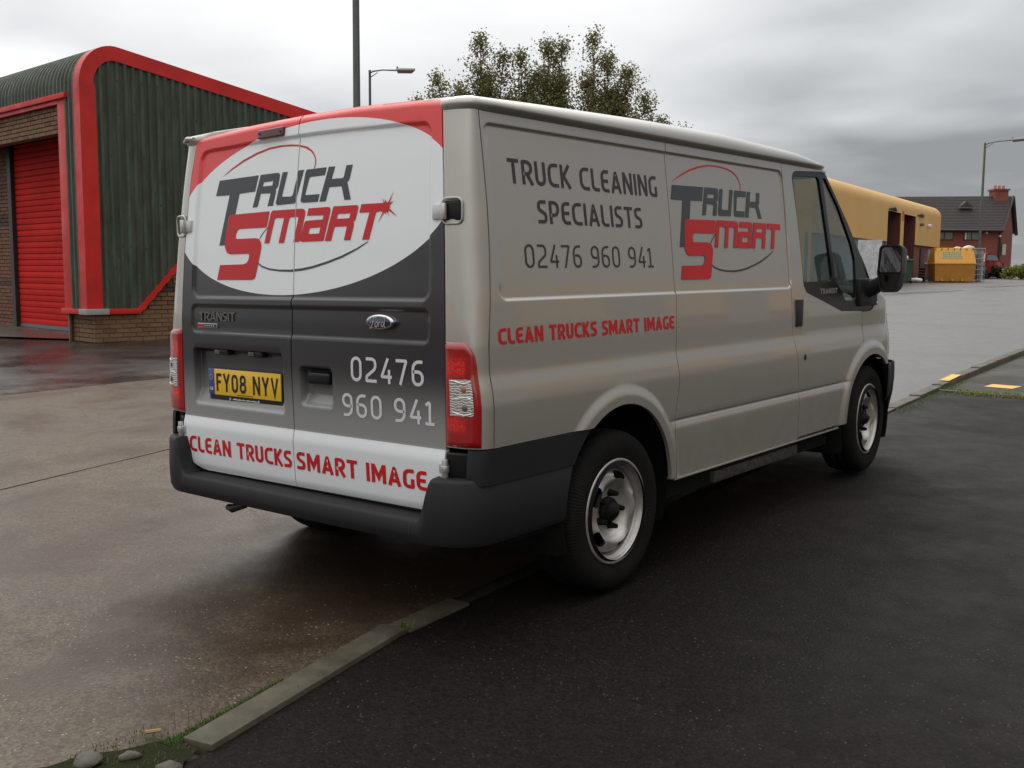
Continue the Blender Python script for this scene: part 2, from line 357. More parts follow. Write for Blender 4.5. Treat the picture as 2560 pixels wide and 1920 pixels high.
def pip(P, poly):
    """vectorised point in polygon"""
    P = np.asarray(P); poly = np.asarray(poly); x, y = P[:, 0], P[:, 1]; ins = np.zeros(len(P), bool); n = len(poly)
    for i in range(n):
        x0, y0 = poly[i]; x1, y1 = poly[(i+1) % n]
        if y0 == y1: continue
        c = ((y0 > y) != (y1 > y)) & (x < (x1-x0)*(y-y0)/(y1-y0)+x0); ins ^= c
    return ins
def resample(poly, step, closed=True):
    out = []; n = len(poly)
    for i in range(n if closed else n-1):
        a = np.array(poly[i], float); b = np.array(poly[(i+1) % n], float); k = max(1, int(math.ceil(np.linalg.norm(b-a)/step)))
        for j in range(k): out.append(tuple(a+(b-a)*j/k))
    if not closed: out.append(tuple(poly[-1]))
    return out
def segdist(P, poly):
    P = np.asarray(P); d = np.full(len(P), 1e9); n = len(poly); poly = np.asarray(poly)
    for i in range(n):
        a = poly[i]; b = poly[(i+1) % n]; ab = b-a; L2 = max((ab**2).sum(), 1e-12)
        t = np.clip(((P-a)@ab)/L2, 0, 1); d = np.minimum(d, np.linalg.norm(P-(a+t[:, None]*ab), axis=1))
    return d
def tri2d(shapes, step, fine=None, fstep=.008, bstep=None, extra_edges=None):
    """shapes: [(outer, [holes])]; returns verts2d, tris"""
    pts = []; edges = []; loops = []
    for outer, holes in shapes:
        for lp in [outer]+list(holes):
            r = resample(lp, bstep or step); k = len(pts); pts += r; edges += [(k+i, k+(i+1) % len(r)) for i in range(len(r))]; loops.append(r)
    for a, b in (extra_edges or []):
        r = resample([a, b], bstep or step, False); k = len(pts); pts += r; edges += [(k+i, k+i+1) for i in range(len(r)-1)]
    A = np.array(pts); lo = A.min(0); hi = A.max(0)
    def grid(s):
        gx = np.arange(lo[0]+s*.5, hi[0], s); gy = np.arange(lo[1]+s*.5, hi[1], s)
        g = np.array(np.meshgrid(gx, gy)).reshape(2, -1).T
        return g
    def inside(P):
        m = np.zeros(len(P), bool)
        for outer, holes in shapes:
            k = pip(P, outer)
            for h in holes: k &= ~pip(P, h)
            m |= k
        return m
    def clear(P, d):
        keep = np.ones(len(P), bool)
        for lp in loops: keep &= segdist(P, lp) > d
        return P[keep]
    G = grid(step)
    if len(G): G = G[inside(G)]
    if fine is not None and len(G):
        G = G[~fine(G[:, 0], G[:, 1])]
    if len(G): G = clear(G, step*.35)
    allp = [G] if len(G) else []
    if fine is not None:
        F = grid(fstep); F = F[fine(F[:, 0], F[:, 1])]
        if len(F): F = F[inside(F)]
        if len(F): F = clear(F, fstep*.4); allp.append(F)
    for g in allp: pts += [tuple(p) for p in g]
    r = geometry.delaunay_2d_cdt([Vector(p) for p in pts], edges, [], 0, 1e-6)
    V = np.array([tuple(v) for v in r[0]]); T = np.array([tuple(f) for f in r[2] if len(f) == 3])
    C = V[T].mean(1); T = T[inside(C)]
    return V, T
def map_normals(mapf, A, B, like):
    h = .0035
    P1 = np.stack([np.broadcast_to(q, A.shape) for q in mapf(A+h, B)], 1); P0 = np.stack([np.broadcast_to(q, A.shape) for q in mapf(A-h, B)], 1)
    Q1 = np.stack([np.broadcast_to(q, A.shape) for q in mapf(A, B+h)], 1); Q0 = np.stack([np.broadcast_to(q, A.shape) for q in mapf(A, B-h)], 1)
    n = np.cross(P1-P0, Q1-Q0); n /= np.linalg.norm(n, axis=1)[:, None]+1e-12
    s = np.sign(n@np.array(like, float)); s[s == 0] = 1
    return -n*s[:, None]
def set_normals(me, ntri, VN, mirror=False):
    me.shade_smooth(); out = []
    for i, pl in enumerate(me.polygons):
        if i < ntri:
            for vi in pl.vertices:
                q = VN[vi]; out.append((-q[0] if mirror else q[0], q[1], q[2]))
        else:
            q = tuple(pl.normal); out += [q]*len(pl.vertices)
    me.normals_split_custom_set(out)
def panel(name, shapes, mapf, m, parent, step=.05, fine=None, fstep=.008, depth=.018, inward=(-1, 0, 0), flip=False, bstep=.02, mirror=False, smooth=True, rnd_edge=.0025):
    V, T = tri2d(shapes, step, fine, fstep, bstep)
    X = mapf(V[:, 0], V[:, 1]); P = np.stack(X, 1)
    # orient: face normal should oppose 'inward'
    a, b, c = P[T[:, 0]], P[T[:, 1]], P[T[:, 2]]; n = np.cross(b-a, c-a).sum(0)
    if n@np.array(inward) > 0: T = T[:, ::-1]
    verts = [tuple(p) for p in P]; faces = [tuple(t) for t in T]
    if depth:
        cnt = {}
        for t in T:
            for i in range(3):
                e = (t[i], t[(i+1) % 3]); cnt[e] = 1
        be = [e for e in cnt if (e[1], e[0]) not in cnt]
        inw = np.array(inward, float); ids = {}
        def q(i, k):
            if (i, k) not in ids:
                ids[(i, k)] = len(verts); verts.append(tuple(P[i]+inw*(rnd_edge if k == 0 else depth)))
            return ids[(i, k)]
        for a_, b_ in be:
            faces.append((b_, a_, q(a_, 1), q(b_, 1)))
        nb = set(frozenset(e) for e in be)
    else: nb = set()
    if mirror:
        verts = [(-x, y, z) for x, y, z in verts]; faces = [tuple(reversed(f)) for f in faces]
    o = mesh_obj(name, verts, faces, m, parent, smooth)
    if smooth: set_normals(o.data, len(T), map_normals(mapf, V[:, 0], V[:, 1], inward), mirror)
    return o

# ------------------------------------------------------------------ terrain height
def G(x, y):
    t = np.clip(np.asarray(y)/3., 0, 1)
    return .018*np.clip(y, -30, 72)+.032*t*t*(3-2*t)
def g1(x, y): return float(G(x, y))

# ------------------------------------------------------------------ glyphs (stroke lettering)
def fillet(pts, r, closed=False, n=6):
    pts = [np.array(p, float) for p in pts]; out = []; k = len(pts)
    rr = r if isinstance(r, (list, tuple)) else [r]*k
    for i, p in enumerate(pts):
        if not closed and i in (0, k-1) or rr[i] <= 0: out.append(tuple(p)); continue
        a = pts[(i-1) % k]; b = pts[(i+1) % k]; da = a-p; db = b-p; la = np.linalg.norm(da); lb = np.linalg.norm(db)
        da /= la; db /= lb; c = float(np.clip(da@db, -1, 1)); half = math.acos(c)/2
        if half > 1.55: out.append(tuple(p)); continue
        d = min(rr[i]/math.tan(half), la*.5 if (closed or i > 1) else la*.98, lb*.5 if (closed or i < k-2) else lb*.98)
        R_ = d*math.tan(half); cen = p+(da+db)/np.linalg.norm(da+db)*(R_/math.sin(half))
        p0 = p+da*d; p1 = p+db*d; a0 = math.atan2(*(p0-cen)[::-1]); a1 = math.atan2(*(p1-cen)[::-1]); dl = (a1-a0+math.pi) % (2*math.pi)-math.pi
        for j in range(n+1):
            t = a0+dl*j/n; out.append((cen[0]+R_*math.cos(t), cen[1]+R_*math.sin(t)))
    return out
def ribbon(line, w, closed=False):
    P = [np.array(p, float) for p in line]; Q = [P[0]]
    for p in P[1:]:
        if np.linalg.norm(p-Q[-1]) > 1e-6: Q.append(p)
    if closed and np.linalg.norm(Q[0]-Q[-1]) < 1e-6: Q.pop()
    P = Q; n = len(P); l = []; r = []
    for i in range(n):
        if closed or 0 < i < n-1:
            d0 = P[i]-P[i-1]; d1 = P[(i+1) % n]-P[i]; d0 /= np.linalg.norm(d0); d1 /= np.linalg.norm(d1)
            t = d0+d1; L_ = np.linalg.norm(t); t = t/L_ if L_ > 1e-6 else d0
            m = np.array([-t[1], t[0]]); s = 1/max(.35, m@np.array([-d0[1], d0[0]]))
        else:
            d = P[1]-P[0] if i == 0 else P[-1]-P[-2]; d /= np.linalg.norm(d); m = np.array([-d[1], d[0]]); s = 1
        l.append(tuple(P[i]+m*s*w/2)); r.append(tuple(P[i]-m*s*w/2))
    if closed:
        def area(q): return abs(sum(q[i][0]*q[(i+1) % len(q)][1]-q[(i+1) % len(q)][0]*q[i][1] for i in range(len(q))))
        return (l, [r]) if area(l) > area(r) else (r, [l])
    return (l+r[::-1], [])
def glyph(ch, w, wx=1.0):
    """unit-height glyph: returns (advance width, [shape])"""
    h = w/2; T = 1-h; B = h
    def S(p, r=0, closed=False): return ribbon(fillet(p, r, closed) if r else p, w, closed)
    W_ = {'I': w, 'M': .80, 'L': .50, 'E': .52, 'S': .54, '1': .46, '0': .60, 'N': .66, 'A': .70, 'F': .5, 'V': .66, 'Y': .64, ' ': .30}.get(ch, .60)
    W_ = max(W_+(w-.16)*.7 if ch not in 'I ' else W_, w); Lf = h; R = W_-h
    c = W_/2
    if ch == 'T': s = [S([(0, T), (W_, T)]), S([(c, T), (c, 0)])]
    elif ch == 'R': s = [S([(Lf, 0), (Lf, T), (R, T), (R, .44), (Lf, .44)], [0, .02, .24, .24, 0]), S([(c-.02, .44), (R+.04, 0)])]
    elif ch == 'P': s = [S([(Lf, 0), (Lf, T), (R, T), (R, .38), (Lf, .38)], [0, .02, .26, .26, 0])]
    elif ch == 'U': s = [S([(Lf, 1), (Lf, B), (R, B), (R, 1)], .26)]
    elif ch == 'C': s = [S([(W_, T), (Lf, T), (Lf, B), (W_, B)], .27)]
    elif ch == 'G': s = [S([(W_-.02, T), (Lf, T), (Lf, B), (R, B), (R, .50)], [0, .27, .27, .02, 0])]
    elif ch == 'L': s = [S([(Lf, 1), (Lf, B), (W_, B)], .20)]
    elif ch == 'E': s = [S([(W_, T), (Lf, T), (Lf, B), (W_, B)], .22), S([(Lf, .5), (W_-.05, .5)])]
    elif ch == 'F': s = [S([(Lf, 0), (Lf, T), (W_, T)], .01), S([(Lf, .53), (W_-.08, .53)])]
    elif ch == 'K': s = [S([(Lf, 0), (Lf, 1)]), S([(R+.02, 1), (Lf+.10, .52), (R+.04, 0)])]
    elif ch == 'A': s = [S([(h*.9, 0), (c-.01, T), (c+.01, T), (W_-h*.9, 0)], [0, .04, .04, 0]), S([(.17*W_, .27), (.83*W_, .27)])]
    elif ch == 'V': s = [S([(h*.9, 1), (c, B), (W_-h*.9, 1)])]
    elif ch == 'Y': s = [S([(h*.9, 1), (c, .42), (W_-h*.9, 1)]), S([(c, .46), (c, 0)])]
    elif ch == 'N': s = [S([(Lf, 0), (Lf, 1)]), S([(R, 0), (R, 1)]), S([(Lf+.01, 1-h*.3), (R-.01, h*.3)])]
    elif ch == 'M': s = [S([(Lf, 0), (Lf, 1)]), S([(R, 0), (R, 1)]), S([(Lf+.01, 1-h*.4), (c, .30), (R-.01, 1-h*.4)])]
    elif ch == 'I': s = [S([(c, 0), (c, 1)])]
    elif ch == 'S': s = [S([(W_-.03, T), (Lf, T), (Lf, .60), (R, .40), (R, B), (.0, B)], [0, .24, .16, .16, .24, 0])]
    elif ch == '0': s = [S([(Lf, B), (R, B), (R, T), (Lf, T)], .25, True)]
    elif ch == '8': s = [S([(Lf, B), (R, B), (R, .52), (Lf, .52)], .2, True), S([(Lf+.02, .52), (R-.02, .52), (R-.02, T), (Lf+.02, T)], .18, True)]
    elif ch == '2': s = [S([(.03, T), (R, T), (R, .56), (Lf, .24), (Lf, B), (W_, B)], [0, .26, .2, .12, .01, 0])]
    elif ch == '4': s = [S([(W_*.66, 1), (Lf, .27), (W_, .27)], [0, .03, 0]), S([(W_*.76, .56), (W_*.76, 0)])]
    elif ch == '7': s = [S([(0, T), (R, T), (W_*.36, 0)], [0, .03, 0])]
    elif ch == '6': s = [S([(W_-.06, T), (Lf, T), (Lf, B), (R, B), (R, .55), (Lf, .55)], [0, .28, .25, .25, .22, 0])]
    elif ch == '9': s = [S([(.06, B), (R, B), (R, T), (Lf, T), (Lf, .45), (R, .45)], [0, .28, .25, .25, .22, 0])]
    elif ch == '1': s = [S([(.02, .80), (c, T+.02), (c, B)], [0, .05, 0]), S([(0, B), (W_, B)])]
    else: s = []
    return W_, s
def text_shapes(s, x0, x1, z0, z1, w, gap=.13, space=.30):
    gl = [glyph(c, w) for c in s]; tot = 0; xs_ = []
    for c, (a, _) in zip(s, gl): xs_.append(tot); tot += (space if c == ' ' else a)+gap
    tot -= gap; k = (x1-x0)/tot; H_ = z1-z0; out = []
    for x, (a, shp) in zip(xs_, gl):
        for o, hs in shp:
            f = lambda q: [(x0+(x+u)*k, z0+v*H_) for u, v in q]
            out.append((f(o), [f(h) for h in hs]))
    return out
def letters_each(s, x0, x1, z0, z1, w, gap=.13, space=.30):
    """one shape list per letter"""
    gl = [glyph(c, w) for c in s]; tot = 0; xs_ = []
    for c, (a, _) in zip(s, gl): xs_.append(tot); tot += (space if c == ' ' else a)+gap
    tot -= gap; k = (x1-x0)/tot; H_ = z1-z0; out = []
    for x, (a, shp) in zip(xs_, gl):
        if shp: out.append([([(x0+(x+u)*k, z0+v*H_) for u, v in o], [[(x0+(x+u)*k, z0+v*H_) for u, v in h] for h in hs]) for o, hs in shp])
    return out

LOGO = {'grey':[[[(-0.5614,1.7668),(-0.2839,1.7725),(-0.3041,1.706),(-0.4116,1.7026),(-0.4358,1.6171),(-0.4813,1.5958),(-0.5019,1.4851),(-0.5437,1.485),(-0.4821,1.7001),(-0.5836,1.701)]],[[(-0.27,1.7732),(-0.1567,1.7747),(-0.146,1.7718),(-0.1414,1.7643),(-0.149,1.7253),(-0.155,1.7146),(-0.166,1.708),(-0.1619,1.7008),(-0.1787,1.6408),(-0.2142,1.6405),(-0.1986,1.6875),(-0.2015,1.6921),(-0.2077,1.6937),(-0.2632,1.6948),(-0.2811,1.6404),(-0.315,1.6393)],[(-0.2466,1.7413),(-0.1826,1.7432),(-0.1891,1.7245),(-0.2538,1.7238)]],[[(-0.1253,1.7743),(-0.0923,1.7746),(-0.1213,1.6797),(-0.119,1.6746),(-0.0667,1.6725),(-0.0571,1.6745),(-0.0526,1.6792),(-0.0243,1.7754),(0.0092,1.7756),(-0.0316,1.6564),(-0.0349,1.6473),(-0.0414,1.6439),(-0.1486,1.6417),(-0.1579,1.6456),(-0.1604,1.6533)]],[[(0.0324,1.7754),(0.1464,1.7765),(0.1373,1.7467),(0.0529,1.7446),(0.046,1.7414),(0.0438,1.7374),(0.0252,1.6782),(0.0261,1.675),(0.0311,1.6733),(0.1125,1.6736),(0.1031,1.6436),(0.0151,1.6436),(0.0018,1.6466),(-0.0026,1.6532),(-0.0008,1.6605),(0.021,1.7684),(0.0245,1.7734)]],[[(0.1583,1.7773),(0.1957,1.7768),(0.1786,1.7284),(0.2412,1.7282),(0.2471,1.7309),(0.2497,1.7358),(0.26,1.7766),(0.2962,1.7765),(0.2819,1.7246),(0.2777,1.7168),(0.2678,1.7119),(0.272,1.7059),(0.2945,1.6433),(0.2583,1.6431),(0.2401,1.6945),(0.2362,1.6972),(0.1744,1.6976),(0.1676,1.6966),(0.15,1.6434),(0.1126,1.6431)]]],'red':[[[(-0.4689,1.6145),(-0.1974,1.6188),(-0.2133,1.5531),(-0.4021,1.5524),(-0.4152,1.5473),(-0.425,1.5311),(-0.4254,1.5147),(-0.4164,1.5098),(-0.2878,1.5104),(-0.2642,1.5072),(-0.2495,1.494),(-0.2447,1.4714),(-0.2493,1.4554),(-0.2798,1.3526),(-0.2899,1.3396),(-0.3081,1.3355),(-0.5551,1.3358),(-0.5356,1.3998),(-0.3686,1.4014),(-0.3448,1.4067),(-0.3329,1.4179),(-0.3261,1.4374),(-0.3317,1.4456),(-0.346,1.4465),(-0.4593,1.4454),(-0.4843,1.4515),(-0.4987,1.4701),(-0.5032,1.4901),(-0.4862,1.586),(-0.4809,1.6057)]],[[(-0.1748,1.6207),(0.0092,1.6205),(0.0238,1.6168),(0.03,1.6088),(0.0298,1.598),(0.0011,1.4879),(-0.0375,1.4879),(-0.0098,1.5842),(-0.0135,1.588),(-0.0222,1.589),(-0.061,1.5893),(-0.0689,1.5833),(-0.0962,1.4865),(-0.131,1.486),(-0.1024,1.583),(-0.1062,1.5885),(-0.1526,1.5897),(-0.1623,1.5853),(-0.193,1.4868),(-0.2246,1.487),(-0.1892,1.6102),(-0.1847,1.617)]],[[(0.05,1.6196),(0.1672,1.6206),(0.1761,1.6182),(0.1813,1.6101),(0.1808,1.6039),(0.1489,1.493),(0.1427,1.4881),(0.0187,1.4874),(0.0081,1.4902),(0.0052,1.4988),(0.0259,1.5576),(0.0302,1.5659),(0.038,1.5709),(0.1342,1.5726),(0.1395,1.5744),(0.1418,1.5868),(0.1385,1.5895),(0.0416,1.5908)],[(0.066,1.5414),(0.1268,1.5424),(0.1199,1.5178),(0.0563,1.5175),(0.0585,1.5333),(0.0613,1.5395)]],[[(0.1977,1.6209),(0.329,1.6204),(0.3366,1.6178),(0.3391,1.6123),(0.3383,1.6052),(0.3266,1.5673),(0.3217,1.5598),(0.313,1.5567),(0.3181,1.5515),(0.3173,1.5373),(0.301,1.4875),(0.2659,1.4875),(0.2793,1.5375),(0.2773,1.5411),(0.213,1.5418),(0.2085,1.5389),(0.1914,1.4873),(0.1554,1.4872)],[(0.2251,1.5907),(0.2975,1.5908),(0.2918,1.5717),(0.2187,1.5714)]],[[(0.3556,1.6222),(0.5027,1.6216),(0.4997,1.5899),(0.445,1.5906),(0.4366,1.588),(0.4047,1.4868),(0.3678,1.487),(0.4017,1.5895),(0.3458,1.5908)]]],'star':[[[(0.491,1.6064),(0.4775,1.6169),(0.4658,1.6431),(0.4806,1.6226),(0.4863,1.6346),(0.4919,1.6221),(0.4997,1.6237),(0.5277,1.6663),(0.5055,1.6214),(0.5276,1.6259),(0.5088,1.6134),(0.5036,1.6078),(0.515,1.6053),(0.5039,1.6029),(0.5511,1.5666),(0.5076,1.5899),(0.496,1.5944),(0.5085,1.5683),(0.492,1.5906),(0.4857,1.579),(0.4822,1.59),(0.4486,1.5458),(0.4737,1.5894)]]],'arc_red':[[[(-0.5438,1.7799),(-0.4849,1.811),(-0.3981,1.8451),(-0.3121,1.8685),(-0.227,1.8829),(-0.152,1.8869),(-0.0869,1.8851),(-0.0316,1.8794),(0.0192,1.8676),(0.0525,1.8494),(0.0709,1.829),(0.0806,1.8082),(0.0789,1.7911),(0.0749,1.7766),(0.0696,1.7769),(0.0736,1.7915),(0.0744,1.8086),(0.0639,1.8289),(0.044,1.8466),(0.011,1.8619),(-0.0353,1.8732),(-0.086,1.878),(-0.151,1.8797),(-0.2213,1.8758),(-0.3062,1.8608),(-0.3921,1.8379),(-0.4792,1.8069)]]],'arc_grey':[[[(-0.2065,1.5533),(-0.2386,1.5316),(-0.2611,1.5069),(-0.2572,1.5056),(-0.2337,1.5296),(-0.2044,1.5509)]],[[(-0.2675,1.4086),(-0.2379,1.3944),(-0.1895,1.3832),(-0.1232,1.3773),(-0.0492,1.3767),(0.0231,1.3819),(0.0849,1.39),(0.1711,1.4073),(0.2548,1.4286),(0.3362,1.4549),(0.3996,1.4809),(0.402,1.4787),(0.3404,1.4493),(0.2593,1.4207),(0.1756,1.3993),(0.0852,1.3808),(0.0234,1.3721),(-0.0489,1.3673),(-0.123,1.3696),(-0.1893,1.376),(-0.2377,1.3872),(-0.2692,1.4026)]]]}

# ================================================================== THE VAN
RWV = Matrix(((.99992, -.00175, -.0123), (.00163, .99995, -.00955), (.01231, .00953, .99988)))
van = empty('van'); 
tag(van, 'silver panel van with red, white and grey printed livery parked half across the kerb', 'van')
anchor = Vector((.93, 1.0, 0))
loc = -(RWV @ anchor)
van.matrix_world = Matrix.Translation(loc) @ RWV.to_4x4()
sstep = lambda a, b, x: (lambda t: t*t*(3-2*t))(np.clip((x-a)/(b-a), 0, 1))

_z = np.linspace(.1, 2.1, 1001)
_x = np.interp(_z, [.1, .30, .42, .60, .80, .885, .94, .992, 1.0, 1.10, 1.26, 1.5, 1.75, 1.96], [.93, .945, .958, .966, .972, .973, .966, .954, .953, .951, .940, .915, .885, .859])
k_ = np.exp(-.5*(np.arange(-12, 13)/4.0)**2); k_ /= k_.sum(); _xs = np.convolve(np.pad(_x, 12, 'edge'), k_, 'valid')
def xprof(z): return np.interp(z, _z, _xs)
def rrsd(x, z, x0, x1, z0, z1, r):   # >0 inside
    qx = np.abs(x-(x0+x1)/2)-((x1-x0)/2-r); qz = np.abs(z-(z0+z1)/2)-((z1-z0)/2-r)
    return -(np.hypot(np.maximum(qx, 0), np.maximum(qz, 0))+np.minimum(np.maximum(qx, qz), 0)-r)
RA, FA = (1.01, .405, .40, .482), (3.89, .415, .41, .500)
def X(y, z):
    y = np.asarray(y, float); z = np.asarray(z, float); x = xprof(z)
    s = rrsd(y, z, .235, 2.757, 1.254, 1.897, .055)
    wd = 1+4*sstep(.42, .27, y)*sstep(1.265, 1.33, z)*sstep(1.885, 1.82, z)
    x = x-.010*sstep(0, .0105, s/wd)
    # rocker crease
    rok = sstep(1.38, 1.46, y)*sstep(3.55, 3.45, y)
    x = x-.005*np.exp(-((z-.681)/.006)**2)*rok+.008*sstep(.678, .640, z)*rok
    for (cy, cz, ri, ro), amp in ((RA, .0145), (FA, .019)):
        r = np.hypot(y-cy, z-cz); x = x+amp*sstep(ro+.004, ro-.05, r)*(z > cz-.2)
    x = x-.577*np.maximum(y-4.055, 0)**2*(1-.25*sstep(.75, .6, z))-.35*np.maximum(y-4.5, 0)**2
    x = x-.022*sstep(.04, 0, np.hypot(y-2.823, (z-1.115)*.52))*sstep(2.70, 2.78, y)   # hand pocket of the door
    return x
def fine_side(y, z):
    s = rrsd(y, z, .235, 2.757, 1.254, 1.897, .055); m = (s > -.012) & (s < .024)
    r1 = np.hypot(y-RA[0], z-RA[1]); r2 = np.hypot(y-FA[0], z-FA[1]); m |= (r1 < RA[3]+.012) | (r2 < FA[3]+.012)
    m |= (np.abs(z-.675) < .022) & (y > 1.36) & (y < 3.57)
    m |= np.hypot(y-2.823, (z-1.115)*.52) < .055
    return m
def med_side(y, z):
    m = fine_side(y, z)
    return m
y1z = lambda z: np.interp(z, [.735, 1.1, 1.24, 1.424, 1.607, 1.95], [.165, .165, .186, .208, .221, .226])
y2z = lambda z: np.interp(z, [.42, .679, .86, .97, 1.27, 1.607, 1.94], [1.445, 1.446, 1.482, 1.474, 1.503, 1.515, 1.522])
y3z = lambda z: np.interp(z, [.42, .60, .745, .9, 1.042, 1.307, 1.652, 1.9, 1.95], [2.805, 2.800, 2.797, 2.765, 2.735, 2.740, 2.752, 2.752, 2.745])
def arc(c, r, a0, a1, n=28): return [(c[0]+r*math.cos(math.radians(a0+(a1-a0)*i/n)), c[1]+r*math.sin(math.radians(a0+(a1-a0)*i/n))) for i in range(n+1)]
gap = .0024
def sidemap(off=0.0): return lambda a, b: (X(a, b)+off, a, b)
zz = lambda a, b, n=14: [a+(b-a)*i/n for i in range(n+1)]
ZT = 1.940
quarter = [(float(y1z(z))+gap+.0032, z) for z in zz(ZT, .732)]
a_l = math.degrees(math.acos(-math.sqrt(RA[2]**2-(.732-RA[1])**2)/RA[2])); a_r = math.degrees(math.asin((.42-RA[1])/RA[2]))
quarter += arc(RA, RA[2], a_l, a_r)+[(float(y2z(z))-gap, z) for z in zz(.42, ZT)]
slid = [(float(y2z(z))+gap, z) for z in zz(ZT, .42)]+[(float(y3z(z))-gap, z) for z in zz(.42, ZT)]
BLK = [(2.87, 1.863), (2.89, 1.894), (2.93, 1.906), (3.295, 1.926), (3.361, 1.921), (3.481, 1.804), (3.643, 1.64), (3.747, 1.513), (3.889, 1.372), (3.983, 1.244), (3.985, 1.15), (3.968, 1.115), (3.92, 1.097), (3.793, 1.097), (3.442, 1.109), (2.941, 1.23), (2.906, 1.267), (2.892, 1.617)]
fo = arc(FA, FA[3]+.012, 90, 183, 20)
fo = [p for p in fo if p[1] < .91 and p[1] > .43]
door = [(float(y3z(z))+gap, z) for z in zz(.43, 1.942)]+[(3.34, 1.942), (3.375, 1.930)]
door += [(3.361+gap, 1.921+gap)][:0]
# outer edge of the door runs round the black window frame, then down the wing joint
front_edge = [(3.374, 1.928), (3.361, 1.921)]
blk_rear = [(2.93, 1.906), (2.89, 1.894), (2.87, 1.863), (2.892, 1.617), (2.906, 1.267), (2.941, 1.23), (3.442, 1.109), (3.772, 1.098)]
door_poly = [(float(y3z(z))+gap, z) for z in zz(.43, 1.940)]+[(3.30, 1.940), (3.368, 1.930), (3.361, 1.922), (3.295, 1.927)]+blk_rear+[(3.772, 1.094), (3.770, .93)]
fl = [p for p in arc(FA, FA[3]+.010, 88, 180, 22)]
door_poly += [p for p in fl if p[0] < 3.768]+[(3.378, .43)]
fender = [(3.7765, 1.094), (3.92, 1.094), (3.968, 1.110), (3.990, 1.15), (3.99, 1.205), (4.10, 1.195), (4.30, 1.150), (4.46, 1.10), (4.50, .99), (4.46, .80), (4.40, .742), (4.235, .742)]
fi = arc(FA, FA[2], 53, 178, 26)
fender += fi+[(3.384, .425)]+[p for p in reversed([p for p in fl if p[0] < 3.766])]
fender[-1] = (3.7745, fender[-1][1])
for mir in (False, True):
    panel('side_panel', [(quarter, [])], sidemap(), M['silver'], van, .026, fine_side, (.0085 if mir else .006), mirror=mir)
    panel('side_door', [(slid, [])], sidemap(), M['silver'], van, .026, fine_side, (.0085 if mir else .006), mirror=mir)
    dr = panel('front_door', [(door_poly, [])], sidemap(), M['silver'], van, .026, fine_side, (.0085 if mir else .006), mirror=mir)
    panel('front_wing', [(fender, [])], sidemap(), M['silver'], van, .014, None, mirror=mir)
    gl1 = [(2.893, 1.878), (3.262, 1.893), (3.340, 1.290), (2.918, 1.290)]
    gl2 = [(3.310, 1.893), (3.356, 1.890), (3.52, 1.728), (3.672, 1.515), (3.712, 1.417), (3.696, 1.185), (3.671, 1.168), (3.522, 1.170), (3.459, 1.232), (3.378, 1.290)]
    wf = panel('window_frame', [(BLK, [fillet(gl1, .03, True, 4), fillet(gl2, .02, True, 3)])], sidemap(-.004), M['gloss_black'], van, .04, None, depth=.02, mirror=mir)
    sx = -1 if mir else 1
    for gl in (gl1, gl2):
        panel('window_pane', [(gl, [])], sidemap(-.012), M['glass'], van, .08, None, depth=0, mirror=mir)
    # door handle, lock
    hb = MB().box(.938, .962, 2.785, 2.865, 1.045, 1.195, lambda x, y, z: (x*sx+0, y+(1.195-z)*-.06, z))
    ho = hb.build('door_handle', M['black'], van, .008)
    lk = MB(); lk.tube([(.962*sx, 2.87, .873), (.974*sx, 2.87, .873)], .017, 16); lk.build('door_lock', M['black'], van)
    # wheel arch liners
    for (cy, cz, ri, ro) in (RA, FA):
        v = []; f = []; n = 26
        prof = [(.950, ri-.002), (.90, ri+.03), (.62, ri+.03), (.60, .15)]
        for i in range(n+1):
            a = math.radians(-25+230*i/n)
            for (x, r) in prof: v.append((x*sx, cy+r*math.cos(a), cz+r*math.sin(a)))
        m_ = len(prof)
        for i in range(n):
            for j in range(m_-1): f.append((i*m_+j, i*m_+j+1, (i+1)*m_+j+1, (i+1)*m_+j))
        mesh_obj('arch_liner', v, f, M['liner'], van, True)
    # slim sill flange under the doors
    MB().box(.925, .9755, 1.44, 3.375, .4085, .4175, lambda x, y, z: (x*sx, y, z)).build('sill_flange', M['silver'], van, .003)
# underbody
MB().box(-.90, .90, .30, .60, .34, .60).box(-.88, .88, 1.45, 3.42, .30, .47).box(-.5, .5, .6, 1.45, .36, .60).box(-.55, .55, 3.4, 4.4, .25, .55).build('underbody', M['under'], van)
MB().box(.70, .905, 1.95, 2.95, .285, .345, lambda x, y, z: (x, y, z+.02*math.sin(y*7))).build('side_step_bracket', M['bracket'], van, .01)
MB().tube([(-.93, 1.0, .345), (.93, 1.0, .345)], .045, 12).build('rear_axle', M['under'], van)
MB().tube([(-.53, .10, .325), (-.50, .10, .322), (-.43, .12, .345)], [.014, .020, .016], 10).build('tow_eye', M['black'], van)

